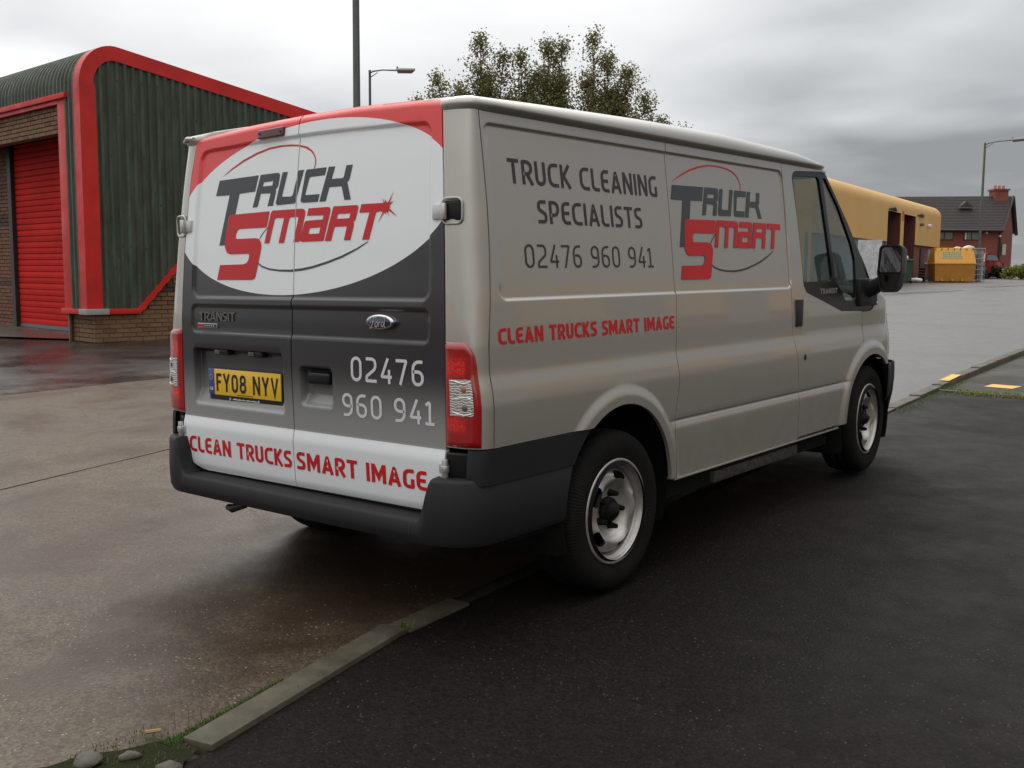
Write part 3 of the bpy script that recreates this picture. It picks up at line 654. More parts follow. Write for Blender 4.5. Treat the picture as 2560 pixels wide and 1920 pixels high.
# ---- rear corner pillars, from the door edge round to the first side joint
_yr = np.interp(_z, [.35, .4, .6, .676, .704, .72, .9, 1.0, 1.16, 1.29, 1.5, 1.69, 1.8, 1.95, 2.0], [.086, .083, .077, .076, .082, .088, .089, .089, .0925, .1, .114, .132, .144, .166, .175])
k2 = np.exp(-.5*(np.arange(-30, 31)/12.0)**2); k2 /= k2.sum(); _yrs = np.where(_z > .95, np.convolve(np.pad(_yr, 30, 'edge'), k2, 'valid'), np.convolve(np.pad(_yr, 12, 'edge'), k_, 'valid'))
YR = lambda z: np.interp(z, _z, _yrs)
XD = lambda z: np.interp(z, [.4, 1.16, 1.29, 1.48, 1.685, 1.8, 1.94, 2.0], [.811, .809, .804, .794, .777, .765, .746, .736])
def corner(s, z, off=0.0):
    s = np.asarray(s, float); z = np.asarray(z, float); t = s*math.pi/2; e = 2/2.35
    x0 = XD(z)+.0045; x1 = X(y1z(z), z); ya = YR(z); yb = y1z(z)
    dx = x1-x0; dy = yb-ya
    c = np.clip(np.cos(t), 0, 1)**e; sn = np.sin(t)**e
    nx = np.sin(t); ny = -np.cos(t)
    return x0+dx*sn+off*nx, ya+dy*(1-c)+off*ny, z
sarr = np.linspace(0, 1, 25)
def surf_grid(fn, us, vs, name, m, parent, smooth=True, flip=False, solid=None, inward=None, mirror=False):
    v = []; f = []; nu, nv = len(us), len(vs)
    for b in vs:
        for a in us: v.append(tuple(float(c) for c in fn(a, b)))
    for j in range(nv-1):
        for i in range(nu-1):
            q = (j*nu+i, j*nu+i+1, (j+1)*nu+i+1, (j+1)*nu+i); f.append(q[::-1] if flip else q)
    if inward is not None:
        k = len(v); bd = [i for i in range(nu)]+[j*nu+nu-1 for j in range(1, nv)]+[(nv-1)*nu+i for i in range(nu-2, -1, -1)]+[j*nu for j in range(nv-2, 0, -1)]
        for i in bd: v.append(tuple(np.array(v[i])+np.array(inward)))
        for i in range(len(bd)):
            a, b = bd[i], bd[(i+1) % len(bd)]; c, d = k+(i+1) % len(bd), k+i
            f.append((a, d, c, b) if not flip else (a, b, c, d))
    if mirror: v = [(-x, y, z) for x, y, z in v]; f = [tuple(reversed(q)) for q in f]
    o = mesh_obj(name, v, f, m, parent, smooth)
    if inward is not None and smooth:
        s = set(frozenset((bd[i], bd[(i+1) % len(bd)])) for i in range(len(bd)))
        for e in o.data.edges:
            if frozenset(e.vertices) in s: e.use_edge_sharp = True
    return o
zs_c = np.linspace(.733, 1.955, 90)
lens = mat('lamp_lens_red', (.26, .004, .008), .14, coat=1.0); t, p = P_(lens)
v_ = N(t, 'ShaderNodeTexCoord').outputs['Object']; s_ = N(t, 'ShaderNodeSeparateXYZ'); t.links.new(v_, s_.inputs[0])
def band(t, z, a, b, e=.012): return math_(t, 'MULTIPLY', maprange(t, z, a-e, a+e, 0, 1), maprange(t, z, b-e, b+e, 1, 0))
bz = math_(t, 'MAXIMUM', band(t, s_.outputs[2], .995, 1.055), band(t, s_.outputs[2], .795, .845))
bx = band(t, math_(t, 'ABSOLUTE', s_.outputs[0]), .832, .905, .008)
vo = N(t, 'ShaderNodeTexVoronoi'); vo.inputs['Scale'].default_value = 110; t.links.new(v_, vo.inputs['Vector'])
fac = math_(t, 'MULTIPLY', math_(t, 'MULTIPLY', bz, bx), maprange(t, vo.outputs['Distance'], .1, .6, 1, .25))
t.links.new(rgbmix(t, fac, (.30, .004, .007), (.95, .030, .018)), p.inputs['Base Color'])
clear = mat('lamp_lens_clear', (.62, .62, .60), .12, .75, 1.0); t, p = P_(clear)
v_ = N(t, 'ShaderNodeTexCoord').outputs['Object']; wv = N(t, 'ShaderNodeTexWave'); wv.inputs['Scale'].default_value = 34; wv.inputs['Distortion'].default_value = 6; wv.inputs['Detail'].default_value = 1; wv.inputs['Detail Scale'].default_value = 1.5; wv.wave_type = 'BANDS'; wv.bands_direction = 'Z'
t.links.new(v_, wv.inputs['Vector']); t.links.new(rgbmix(t, maprange(t, wv.outputs['Fac'], .3, .8, 0, 1), (.50, .50, .485), (.60, .60, .585)), p.inputs['Base Color'])
bn = N(t, 'ShaderNodeBump'); bn.inputs['Strength'].default_value = .25; bn.inputs['Distance'].default_value = .003; t.links.new(wv.outputs['Fac'], bn.inputs['Height']); t.links.new(bn.outputs[0], p.inputs['Normal'])
for mir in (False, True):
    sx = -1 if mir else 1
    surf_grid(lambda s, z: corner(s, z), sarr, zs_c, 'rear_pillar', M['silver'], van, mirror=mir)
    # tail lamp: domed lens standing proud of the pillar
    def lampfn(s, z, o=.0):
        zt = 1.112-.045*max(0, (s-.42)/.22)**2; z = .737+(zt-.737)*z
        so = .012+(s-.012)*1.0
        ed = min(s/.05, (.645-s)/.06, (z-.737)/.012, (zt-z)/.014); ed = max(0, min(1, ed))
        smax = 1-.20*max(0, (z-.985)/.127)**2
        return corner(so*smax, z, .002+.011*math.sqrt(ed)+o)
    tl = surf_grid(lampfn, np.linspace(0, .645, 18), np.linspace(0, 1, 34), 'tail_lamp', lens, van, inward=(0, .015, 0), mirror=mir)
    cl_ = surf_grid(lambda s, z: lampfn(s, z, .0012), np.linspace(.085, .475, 10), np.linspace(.305, .655, 12), 'clear_lens', clear, tl, inward=(0, .008, 0), mirror=mir)
    for (s_a, z_a, r_a, m_a) in ((.33, .56, .012, 'amber'), (.33, .385, .013, 'dark')):
        c0 = Vector(tuple(float(q) for q in lampfn(s_a, z_a, .0018))); c1 = Vector(tuple(float(q) for q in lampfn(s_a, z_a, .004)))
        if mir: c0.x *= -1; c1.x *= -1
        mm_ = 'bulb_'+m_a
        MB().tube([tuple(c0), tuple(c1)], [r_a, r_a*.6], 14).build('bulb', bpy.data.materials.get(mm_) or mat(mm_, (.42, .12, .04) if m_a == 'amber' else (.10, .10, .10), .3, coat=.6), tl, smooth_angle=.9)
    for z_a in (.33, .475, .63):   # bright ridges of the reflector
        MB().tube([tuple(((-1 if mir and k == 0 else 1)*float(q)) for k, q in enumerate(lampfn(s_a, z_a+.012*math.sin(s_a*14+z_a*20), .0016))) for s_a in np.linspace(.12, .44, 8)], .0022, 6).build('lens_ridge', M['chrome'], tl)
    # mid hinge: black pocket with bright bezel, knuckle and strap on the door
    hz = 1.575
    yh = float(YR(hz)); xh = float(XD(hz))
    hp = MB().box((xh+.006), (xh+.074), yh-.006, yh+.05, hz-.036, hz+.040, lambda x, y, z: (x*sx, y+.20*max(0, x-xh-.02), z)).build('hinge_pocket', M['gloss_black'], van, .010, 3)
    bz_ = MB(); ring = fillet([(xh+.000, hz-.043), (xh+.083, hz-.043), (xh+.083, hz+.047), (xh+.000, hz+.047)], .022, True, 5)
    bz_.tube([(a*sx, yh-.006+.20*max(0, a-xh-.02), b) for a, b in ring]+[(ring[0][0]*sx, yh-.006, ring[0][1])], .005, 8, False)
    bz_.build('hinge_bezel', M['silver'], van, smooth_angle=1)
    kn = MB(); kn.tube([((xh+.012)*sx, yh-.014, hz-.028), ((xh+.012)*sx, yh-.014, hz+.030)], .0125, 14).box(xh-.045, xh+.006, yh-.012, yh+.004, hz-.026, hz+.026, lambda x, y, z: (x*sx, y, z))
    kn.build('door_hinge', M['hinge'], van, .003, smooth_angle=.6)
    # lower hinge in its black pocket
    hz = .655; yh = .083; xh = .812
    MB().box(xh+.004, xh+.125, yh-.004, yh+.075, .618, .716, lambda x, y, z: (x*sx, y+.5*max(0, x-xh-.03), z)).build('hinge_pocket', M['gloss_black'], van, .010, 3)
    kn = MB(); kn.tube([((xh+.010)*sx, yh-.014, hz-.034), ((xh+.010)*sx, yh-.014, hz+.036)], .012, 14).tube([((xh+.010)*sx, yh-.014, hz-.012), ((xh+.010)*sx, yh-.014, hz+.014)], .016, 14).box(xh-.020, xh+.006, yh-.014, yh, hz-.016, hz+.018, lambda x, y, z: (x*sx, y, z))
    kn.build('door_hinge', M['hinge'], van, .003, smooth_angle=.6)
    # drip bracket above the left hinge
    if mir: MB().tube([(.752*sx, .150, 1.962), (.80*sx, .150, 1.966), (.828*sx, .156, 1.952)], [.009, .010, .008], 8).build('roof_bracket', M['silver'], van)

# ---- rear doors
zt_door = lambda x: np.interp(x, [-.75, -.67, -.33, 0, .30, .61, .745], [1.968, 1.9746, 1.9899, 1.9985, 1.9996, 1.9907, 1.983])
def rear_sd(x, z):
    tp = 1.905+.014*(1-(x/.7)**2)
    lim = .737-.030*np.clip((z-1.25)/.65, 0, 1)
    s1 = rrsd(x/lim*.737, z, -.737, .737, 1.2535, tp, .05)
    s2 = rrsd(x, z, -.737, .735, 1.10, 1.228, .03)
    s3 = rrsd(x, z, -.728, -.085, .775, 1.036, .022)
    s4 = rrsd(x, z, .018, .215, .822, .988, .022)
    return s1, s2, s3, s4
def YD(x, z):
    x = np.asarray(x, float); z = np.asarray(z, float); s1, s2, s3, s4 = rear_sd(x, z)
    y = YR(z)-.012*(1-(x/.82)**2)*sstep(.5, 1.0, z)+.0
    y = y+.012*sstep(-.002, .014, s1)+.008*sstep(-.001, .011, s2)
    ramp = np.clip((z-.775)/.075, 0, 1)
    y = y+.036*sstep(0, .016, s3)*(.12+.88*ramp)+.040*sstep(0, .018, s4)*(.15+.85*np.clip((z-.822)/.05, 0, 1))
    zt = zt_door(x); y = y+.020*np.clip((z-(zt-.028))/.028, 0, 1)**2
    y = y+.012*np.clip((.52-z)/.04, 0, 1)**2
    return y
def fine_rear(x, z):
    s1, s2, s3, s4 = rear_sd(x, z)
    m = ((s1 > -.010) & (s1 < .022)) | ((s2 > -.008) & (s2 < .018)) | ((s3 > -.008) & (s3 < .026)) | ((s4 > -.008) & (s4 < .026))
    m |= (z > .665) & (z < .725); m |= z > zt_door(x)-.035
    m |= (s3 > 0) & (z < .86) | (s4 > 0) & (z < .88)
    return m
SEAM = -.030
ldoor = [(SEAM-.003, z) for z in zz(1.998, .4815, 10)]
ldoor += [(-.659, .479), (-.700, .484), (-.734, .498), (-.770, .520), (-.794, .556), (-.806, .60)]+[(-float(XD(z)), z) for z in zz(.66, 1.93, 16)]+[(-.743, 1.955), (-.725, 1.969)]+[(x, float(zt_door(x))) for x in np.linspace(-.69, SEAM-.02, 10)]
rdoor = [(SEAM+.003, z) for z in zz(.4815, 1.998, 10)]+[(x, float(zt_door(x))) for x in np.linspace(SEAM+.02, .69, 10)]+[(.725, 1.979), (.741, 1.965)]
rdoor += [(float(XD(z)), z) for z in zz(1.94, .66, 16)]+[(.806, .60), (.796, .545), (.780, .510), (.750, .492), (.709, .485)]
# printed livery: red top, white ellipse, dark grey fading to silver, white skirt
lv = mat('printed_livery', (.7, .7, .7), .34, 0, .35, coat_r=.10, spec=.4); t, p = P_(lv)
v_ = N(t, 'ShaderNodeTexCoord').outputs['Object']; s_ = N(t, 'ShaderNodeSeparateXYZ'); t.links.new(v_, s_.inputs[0])
sx_, sz_ = s_.outputs[0], math_(t, 'SUBTRACT', s_.outputs[2], 1.6)
q = math_(t, 'MULTIPLY', math_(t, 'MULTIPLY', sx_, sx_), 1.4596)
q = math_(t, 'ADD', q, math_(t, 'MULTIPLY', math_(t, 'MULTIPLY', sx_, sz_), -1.0197))
q = math_(t, 'ADD', q, math_(t, 'MULTIPLY', math_(t, 'MULTIPLY', sz_, sz_), 8.5404))
q = math_(t, 'ADD', q, math_(t, 'MULTIPLY', sx_, .0277)); q = math_(t, 'ADD', q, math_(t, 'MULTIPLY', sz_, -.3247))
ell = math_(t, 'LESS_THAN', q, 1.0)
grad = maprange(t, s_.outputs[2], .74, 1.02, 1, 0, True)
dk = rgbmix(t, grad, (.017, .0150, .0180), (.24, .24, .235))
c = rgbmix(t, math_(t, 'GREATER_THAN', s_.outputs[2], 1.63), dk, (.64, .040, .042))
c = rgbmix(t, ell, c, (.72, .745, .76)); c = rgbmix(t, math_(t, 'LESS_THAN', s_.outputs[2], .7215), c, (.66, .68, .70))
t.links.new(c, p.inputs['Base Color'])
rearmap = lambda off: (lambda a, b: (a, YD(a, b)-off, b))
dl = panel('rear_door', [(ldoor, [])], rearmap(0), lv, van, .024, fine_rear, .0075, .02, (0, 1, 0), bstep=.015)
drr = panel('rear_door', [(rdoor, [])], rearmap(0), lv, van, .024, fine_rear, .0075, .02, (0, 1, 0), bstep=.015)
# rubber seal behind the joints
MB().box(-.78, .78, .112, .150, .47, 1.93, lambda x, y, z: (x*(1 if z < 1 else .93), y+(.075 if z > 1 else 0), z)).build('door_seal', M['seal'], van)
for mir in (False, True):
    sx = -1 if mir else 1
    for yf, in ((y1z,), (y2z,), (y3z,)):
        v = []; f = []
        for i, z in enumerate(zz(.43 if yf is not y1z else .74, 1.93, 16)):
            y = float(yf(z)); x = float(X(y, z))-.0155
            v += [(x*sx, y-.007, z), (x*sx, y+.009, z)]
            if i: k = len(v); f.append((k-4, k-3, k-1, k-2) if mir else (k-4, k-2, k-1, k-3))
        mesh_obj('door_seal', v, f, M['seal'], van, True)
for mir in (False, True):
    s = -1 if mir else 1
    v = []; f = []
    for i, (y, z) in enumerate([(3.773, 1.094), (3.77, .93)]+[p for p in fl if p[0] < 3.77]+[(3.378, .43)]):
        x = float(X(y, z))-.017; v += [(x*s, y-.014, z-.006), (x*s, y+.014, z+.006)]
        if i: k = len(v); f.append((k-4, k-3, k-1, k-2))
    mesh_obj('door_seal', v, f, M['seal'], van, True)

def decal(name, shapes, mapf, m, parent, step=.05, bstep=.02, inward=(0, 1, 0), cut=None):
    if cut:   # break the print at the door joint
        V, T = tri2d(shapes, step, None, .01, bstep, extra_edges=[((cut-.0032, 1.2), (cut-.0032, 1.95)), ((cut+.0032, 1.2), (cut+.0032, 1.95))])
        C = V[T].mean(1); T = T[np.abs(C[:, 0]-cut) > .0032]
    else: V, T = tri2d(shapes, step, None, .01, bstep)
    P = np.stack(mapf(V[:, 0], V[:, 1]), 1); a, b, c = P[T[:, 0]], P[T[:, 1]], P[T[:, 2]]
    if np.cross(b-a, c-a).sum(0)@np.array(inward) > 0: T = T[:, ::-1]
    o = mesh_obj(name, P, T, m, parent, True); set_normals(o.data, len(T), map_normals(mapf, V[:, 0], V[:, 1], inward)); return o
sh = lambda L_: [(r[0], r[1:]) for r in L_]
for key, mm, off in (('grey', 'text_grey', .0016), ('red', 'text_red', .0022), ('star', 'text_red', .0027), ('arc_red', 'text_red', .0013), ('arc_grey', 'text_grey', .0014)):
    for r in LOGO[key]:
        o_ = off
        pr = van
        decal('logo_letter' if key in ('grey', 'red') else ('logo_spark' if key == 'star' else 'logo_swoosh'), [(r[0], r[1:])], rearmap(o_), M[mm], pr, .03, .012, cut=SEAM if min(a for a, b in r[0]) < SEAM < max(a for a, b in r[0]) else None)
def words(txt, x0, x1, z0, z1, w, mapf, m, inward, gap=.13, name='letter', space=.3, shear=0):
    for s in letters_each(txt, x0, x1, z0, z1, w, gap, space):
        decal(name, s, mapf, m, van, .05, .012, inward)
words('CLEAN TRUCKS', -.767, -.045, .560, .632, .195, rearmap(.0015), M['text_red'], (0, 1, 0), .11)
words('SMART IMAGE', -.012, .723, .560, .634, .195, rearmap(.0015), M['text_red'], (0, 1, 0), .11)
words('02476', .326, .709, .945, 1.041, .125, rearmap(.0015), M['text_white'], (0, 1, 0), .20)
words('960 941', .271, .758, .804, .896, .125, rearmap(.0015), M['text_white'], (0, 1, 0), .20, space=.24)
# side lettering
sm = sidemap
IN = (-1, 0, 0)
words('TRUCK CLEANING', .374, 1.425, 1.686, 1.778, .150, sm(.0015), M['text_dark'], IN, .15)
words('SPECIALISTS', .530, 1.275, 1.543, 1.632, .150, sm(.0015), M['text_dark'], IN, .15)
words('02476 960 941', .425, 1.337, 1.374, 1.463, .10, sm(.0015), M['text_dark'], IN, .20, space=.26)
words('CLEAN TRUCKS SMART IMAGE', .222, 1.466, 1.099, 1.158, .205, sm(.0015), M['text_red'], IN, .11)
# the side logo is the same artwork, slightly stretched
def side_xy(a, b):
    return ((a+.5836)/(.2962+.5836)*(2.464-1.540)+1.540, (b-1.3355)/(1.7745-1.3355)*(1.757-1.317)+1.317)
for key, mm, off in (('grey', 'text_grey', .0020), ('red', 'text_red', .0027), ('arc_red', 'text_red', .0016), ('arc_grey', 'text_dark', .0018)):
    for r in LOGO[key]:
        nm = 'logo_letter' if key in ('grey', 'red') else 'logo_swoosh'
        rr = [[side_xy(a, b) for a, b in ring] for ring in r]
        if key == 'arc_red': rr = [[(1.562+(a-1.582)*(2.252-1.562)/(2.236-1.582), 1.760+(b-1.760)) for a, b in ring] for ring in rr]
        decal(nm, [(rr[0], rr[1:])], sm(off), M[mm], van, .03, .012, IN)
words('TRANSIT', 3.139, 3.40, 1.219, 1.249, .20, sm(-.0024), mat('etched_badge', (.20, .195, .19), .4), IN, .10)

# number plate, lamps, handle, badges, brake lamp
yp = .104
px = lambda x, y, z: (x, y+.0, z+.0)
pl = MB().box(-.632, -.122, yp-.004, yp+.020, .806, .948).build('number_plate', M['black'], van, .004)
MB().box(-.588, -.126, yp-.009, yp-.003, .829, .944).build('plate_face', M['plate_y'], pl, .002)
MB().box(-.630, -.5895, yp-.009, yp-.003, .829, .944).build('plate_band', M['plate_b'], pl, .002)
for s in letters_each('FY08 NYV', -.572, -.140, .845, .925, .165, .16, .30):
    V, T = tri2d(s, .05, None, .01, .02); mesh_obj('letter', [(a, yp-.0102, b) for a, b in V], T[:, ::-1], M['ink'], pl)
sgb = text_shapes('68', -.622, -.598, .848, .862, .2, .2); V, T = tri2d(text_shapes('G', -.622, -.611, .848, .862, .2)+text_shapes('8', -.608, -.597, .848, .862, .2), .01, None, .01, .01)
mesh_obj('country_code', [(a, yp-.0102, b) for a, b in V], T, M['text_white'], pl)
b_ = MB(); cx = -.610
for k in range(12):
    a = k*math.pi/6; b_.box(cx-.0014+.011*math.cos(a), cx+.0014+.011*math.cos(a), yp-.0104, yp-.0092, .907+.011*math.sin(a)-.0014, .907+.011*math.sin(a)+.0014)
b_.build('star_ring', M['plate_y'], pl)
b_ = MB(); r9 = random.Random(5); x = -.463
while x < -.292:
    w_ = r9.choice((.0022, .003, .0042)); b_.box(x, x+w_, yp-.0056, yp-.0042, .8125, .8125+r9.choice((.0042, .0042, .006))); x += w_+.0016
b_.build('strip_print', M['text_white'], pl)
b_ = MB(); x = -.425
while x < -.315:
    w_ = r9.choice((.002, .003, .004)); b_.box(x, x+w_, yp-.0104, yp-.0092, .8345, .8375); x += w_+.0016
b_.build('maker_print', M['ink'], pl)
for cx in (-.481, -.281):
    b_ = MB(); b_.tube([(cx, yp-.0042, .8145), (cx, yp-.0062, .8145)], .0068, 16); b_.build('strip_roundel', mat('roundel', (.25, .33, .42), .4), pl)
for cx in (-.515, -.275):
    b_ = MB().box(cx-.045, cx+.045, .080, .125, 1.008, 1.032, lambda x, y, z: (x, y+(1.032-z)*.2, z)); lo = b_.build('plate_lamp', M['black'], van, .006)
    MB().box(cx-.040, cx-.004, .0775, .081, 1.013, 1.029).build('lamp_glass', M['stone'], lo, .001)
MB().box(.058, .190, .072, .135, .918, .966, lambda x, y, z: (x, y+.01*abs(x-.12)/.06, z)).build('rear_door_handle', M['gloss_black'], van, .012, 3)
bl = MB().box(-.282, -.117, .145, .166, 1.921, 1.958, lambda x, y, z: (x, y-.008+(z-1.92)*.12, z+(x+.2)*.02)).build('brake_lamp', mat('brake_lens', (.075, .006, .008), .3, coat=.3), van, .006, 3)
for sx_2 in (-.268, -.131): MB().tube([(sx_2, .137, 1.94), (sx_2, .134, 1.94)], .004, 8).build('screw', M['ink'], bl)
# oval badge
cb = MB(); n = 40
def oval(a, b, y0, y1, nm, m, par):
    v = []; f = []
    for i in range(n):
        t_ = 2*math.pi*i/n; c, s = math.cos(t_), math.sin(t_); x, z = .493+a*c, 1.177+b*s
        yy = .089
        v += [(x, yy+.012, z), (x, yy+y0, z), (.493+a*.93*c, yy+y1, 1.177+b*.90*s)]
    v.append((.493, .089+y1-.001, 1.177)); k = len(v)-1
    for i in range(n):
        j = (i+1) % n; f += [(3*i, 3*j, 3*j+1, 3*i+1), (3*i+1, 3*j+1, 3*j+2, 3*i+2), (3*i+2, 3*j+2, k)]
    return mesh_obj(nm, v, f, m, par, True)
ov = oval(.073, .029, -.012, -.017, 'oval_badge', M['chrome'], van)
oval(.064, .0235, -.0160, -.0182, 'badge_field', mat('badge_blue', (.004, .008, .035), .2, coat=.8), ov)
def script(lines, w, cx, cz, k, y, nm, m, par):
    shp = [ribbon(fillet(l, .12), w) for l in lines]; shp = [([(cx+a*k, cz+b*k) for a, b in o], []) for o, h in shp]
    V, T = tri2d(shp, .01, None, .01, .004); mesh_obj(nm, [(a, y, b) for a, b in V], T, m, par)
script([[(-1.25, -.05), (-1.35, .35), (-1.0, .62), (-.55, .55), (-.2, .62)], [(-.72, .55), (-.95, -.2), (-1.15, -.62), (-1.4, -.55)], [(-1.05, .08), (-.65, .12)],
        [(-.35, .12), (-.55, -.1), (-.50, -.42), (-.25, -.45), (-.10, -.15), (-.22, .12), (-.38, .12)], [(-.15, .1), (.05, .05), (.02, -.42)], [(.03, -.15), (.18, .12), (.36, .10)],
        [(.75, .12), (.50, .05), (.45, -.30), (.60, -.45), (.80, -.2), (.92, .1)], [(1.12, .72), (.95, .1), (.88, -.4), (1.08, -.42)]], .12, .493, 1.174, .034, .089-.0198, 'badge_script', M['chrome'], ov)
# raised model lettering and little strip badge
for s in letters_each('TRANSIT', -.673, -.412, 1.156, 1.196, .15, .08):
    V, T = tri2d(s, .05, None, .01, .02); n_ = len(V)
    cnt = set(); [cnt.add((t_[i], t_[(i+1) % 3])) for t_ in T for i in range(3)]
    v = [(a, .087, b) for a, b in V]+[(a, .100, b) for a, b in V]; f = [tuple(t_[::-1]) for t_ in T]
    a_, b_2, c_ = (np.array(v[i]) for i in f[0])
    if np.cross(b_2-a_, c_-a_)[1] > 0: f = [q[::-1] for q in f]
    f += [(e[0], e[1], e[1]+n_, e[0]+n_) for e in cnt if (e[1], e[0]) not in cnt]
    mesh_obj('raised_letter', v, f, mat('smoked_chrome', (.16, .155, .15), .35, .6) if 'smoked_chrome' not in bpy.data.materials else bpy.data.materials['smoked_chrome'], van)
sb = MB().box(-.682, -.541, .085, .098, 1.125, 1.145).build('strip_badge', M['hinge'], van, .002)
MB().box(-.679, -.636, .083, .0855, 1.128, 1.142).build('strip_red', M['text_red'], sb)
MB().box(-.634, -.545, .083, .0855, 1.128, 1.142).build('strip_dark', M['ink'], sb)
b_ = MB(); x = -.628
for k in range(5): b_.box(x, x+.009, .0815, .0825, 1.132, 1.138); x += .016
b_.build('strip_marks', M['hinge'], sb)

# ---- rear bumper: plan path lofted with a section whose top edge follows the doors
def bump_path():
    P = []
    for y in np.linspace(.72, .24, 7): P.append((.966+.004*(.72-y), y))
    n = 12
    for i in range(1, n+1):
        t_ = i/n*math.pi/2; e = 2/2.3; P.append((.72+.2495*math.cos(t_)**e, .21-.205*math.sin(t_)**e))
    for x in np.linspace(.66, 0, 9): P.append((x, .005-.006*(1-(x/.7)**2)))
    return P
bp = bump_path(); bp_all = bp+[(-x, y) for x, y in reversed(bp[:-1])]
def bumper(path, name, m):
    n = len(path); v = []; f = []; secs = []
    for i, (x, y) in enumerate(path):
        a = np.array(path[max(i-1, 0)]); b = np.array(path[min(i+1, n-1)]); d = (b-a)/np.linalg.norm(b-a)
        nrm = np.array([-d[1], d[0]]) * -1
        cen = np.array([0, .6]); 
        if (np.array([x, y])-cen)@nrm < 0: nrm = -nrm
        ax = abs(x); side = float(sstep(.735, .80, ax)); zt = .4675*(1-side)+.6235*side
        if y > .2: zt = .6255-.02*(y-.2)
        zb = .372
        def ye(z): return .24+(y-.24)*((1.01-math.sqrt(max(.001, .1600-(z-.405)**2)))-.24)/.48 if y > .24 else y
        prof = [(-.16, zb+.02), (-.05, zb), (-.012, zb+.006), (0, zb+.03), (.003, (zb+zt)/2), (-.002, zt-.014), (-.008, zt-.003), (-.018, zt), (-.05, zt+.002), (-.105 if y < .12 and ax < .8 else -.04, zt+.002)]
        secs.append([(x+nrm[0]*o, ye(z)+nrm[1]*o, z) for o, z in prof])
    k = len(secs[0])
    for s in secs: v += s
    for i in range(n-1):
        for j in range(k-1): f.append((i*k+j, i*k+j+1, (i+1)*k+j+1, (i+1)*k+j))
    o = mesh_obj(name, v, f, m, van, True); bm = bmesh.new(); bm.from_mesh(o.data); bmesh.ops.recalc_face_normals(bm, faces=bm.faces)
    for e in bm.edges: e.smooth = not (len(e.link_faces) != 2 or e.calc_face_angle(0) > .9)
    bm.to_mesh(o.data); bm.free(); return o
def sub(path, t0, t1):
    return [p for p in path if t0 <= p[0] <= t1]
ce = [(.706, .004)]; 
def dense(path):
    out = []
    for a, b in zip(path[:-1], path[1:]):
        for k in range(3): out.append((a[0]+(b[0]-a[0])*k/3, a[1]+(b[1]-a[1])*k/3))
    return out+[path[-1]]
D_ = dense(bp_all)
right = [p for p in D_ if p[0] > .7085]+[(.7072, .0039)]; mid = [(.7060, .0039)]+[p for p in D_ if -.7055 <= p[0] <= .7055]+[(-.7060, .0039)]; left = [(-.7072, .0039)]+[p for p in D_ if p[0] < -.7085]
bumper(right, 'bumper_end', M['plastic']); bumper(mid, 'rear_bumper', M['plastic']); bumper(left, 'bumper_end', M['plastic'])
# upper side cladding between bumper step and body
for mir in (False, True):
    def clad(s, z):
        if s < 1:
            x, y, z_ = corner(.45+.55*s, z, .004); return x, y, z_
        y = .165+(s-1)*((1.01-math.sqrt(.16-(z-.405)**2))-.165); return float(xprof(z))+.005, y, z
    surf_grid(clad, [0, .2, .4, .6, .8, .999, 1.02, 1.2, 1.5, 1.8, 2.0], [.600, .64, .70, .722, .7285], 'side_cladding', M['plastic'], van, inward=(-.02, 0, 0), mirror=mir)

# ---- roof with gutter lip
zr = lambda y: float(np.interp(y, [.0, .10, .17, .6, 1.42, 2.12, 3.0, 3.2, 3.36, 3.45], [1.965, 1.975, 1.986, 2.002, 2.024, 2.032, 2.013, 1.992, 1.955, 1.940]))
per = [(0, .190), (.25, .188), (.5, .184), (.66, .180), (.725, .180)]
per += [tuple(float(c) for c in corner(s, 1.94)[:2]) for s in np.linspace(.02, 1, 12)]
per += [(float(X(y, 1.935)), y) for y in np.linspace(.30, 3.26, 26)]+[(.852, 3.33), (.825, 3.385), (.76, 3.43), (.6, 3.47), (.3, 3.50), (0, 3.51)]
per_all = per+[(-x, y) for x, y in reversed(per[1:-1])]
n = len(per_all); rows = []
for i, (x, y) in enumerate(per_all):
    a = np.array(per_all[i-1]); b = np.array(per_all[(i+1) % n]); d = b-a; d /= np.linalg.norm(d); nr = np.array([d[1], -d[0]])
    if nr@(np.array([x, y])-np.array([0, 1.8])) < 0: nr = -nr
    lipf = float(sstep(.70, .76, abs(x))) if y < 1 else (1.0 if y < 3.2 else max(.35, 1-(y-3.2)*2.2))
    z0 = 1.934; zt = zr(y)
    crown = .046*float(sstep(.2, 1.2, y))*float(sstep(3.55, 3.0, y))+.012
    lipw = lipf*(.55 if y < .24 else 1.0); row = [(x-nr[0]*.004, y-nr[1]*.004, z0-.004), (x+nr[0]*.014*lipw, y+nr[1]*.014*lipw, z0+.012), (x+nr[0]*.021*lipw, y+nr[1]*.021*lipw, z0+.020)]
    th = zt-z0
    row += [(x+nr[0]*.022*lipw, y+nr[1]*.022*lipw, z0+.027), (x+nr[0]*.012*lipw, y+nr[1]*.012*lipw, z0+.027+(th-.027)*.45), (x-nr[0]*.008*lipf, y-nr[1]*.008*lipf, z0+.027+(th-.027)*.80), (x-nr[0]*.030*lipf, y-nr[1]*.030*lipf, z0+.027+(th-.027)*1.0)]
    cx, cy = 0.0, min(max(y, .7), 2.9)
    x2, y2 = x-nr[0]*.034*lipf, y-nr[1]*.034*lipf
    for s in (.03, .08, .16, .3, .5, .75, .97):
        row.append((x2+(cx-x2)*s, y2+(cy-y2)*s, zt+crown*(1-(1-s)**2)*1.0+.004))
    rows.append(row)
k = len(rows[0]); v = [p for r in rows for p in r]; f = []
for i in range(n):
    for j in range(k-1): f.append((i*k+j, ((i+1) % n)*k+j, ((i+1) % n)*k+j+1, i*k+j+1))
f.append(tuple(i*k+k-1 for i in range(n)))
ro = mesh_obj('roof', v, f, M['silver'], van, True)
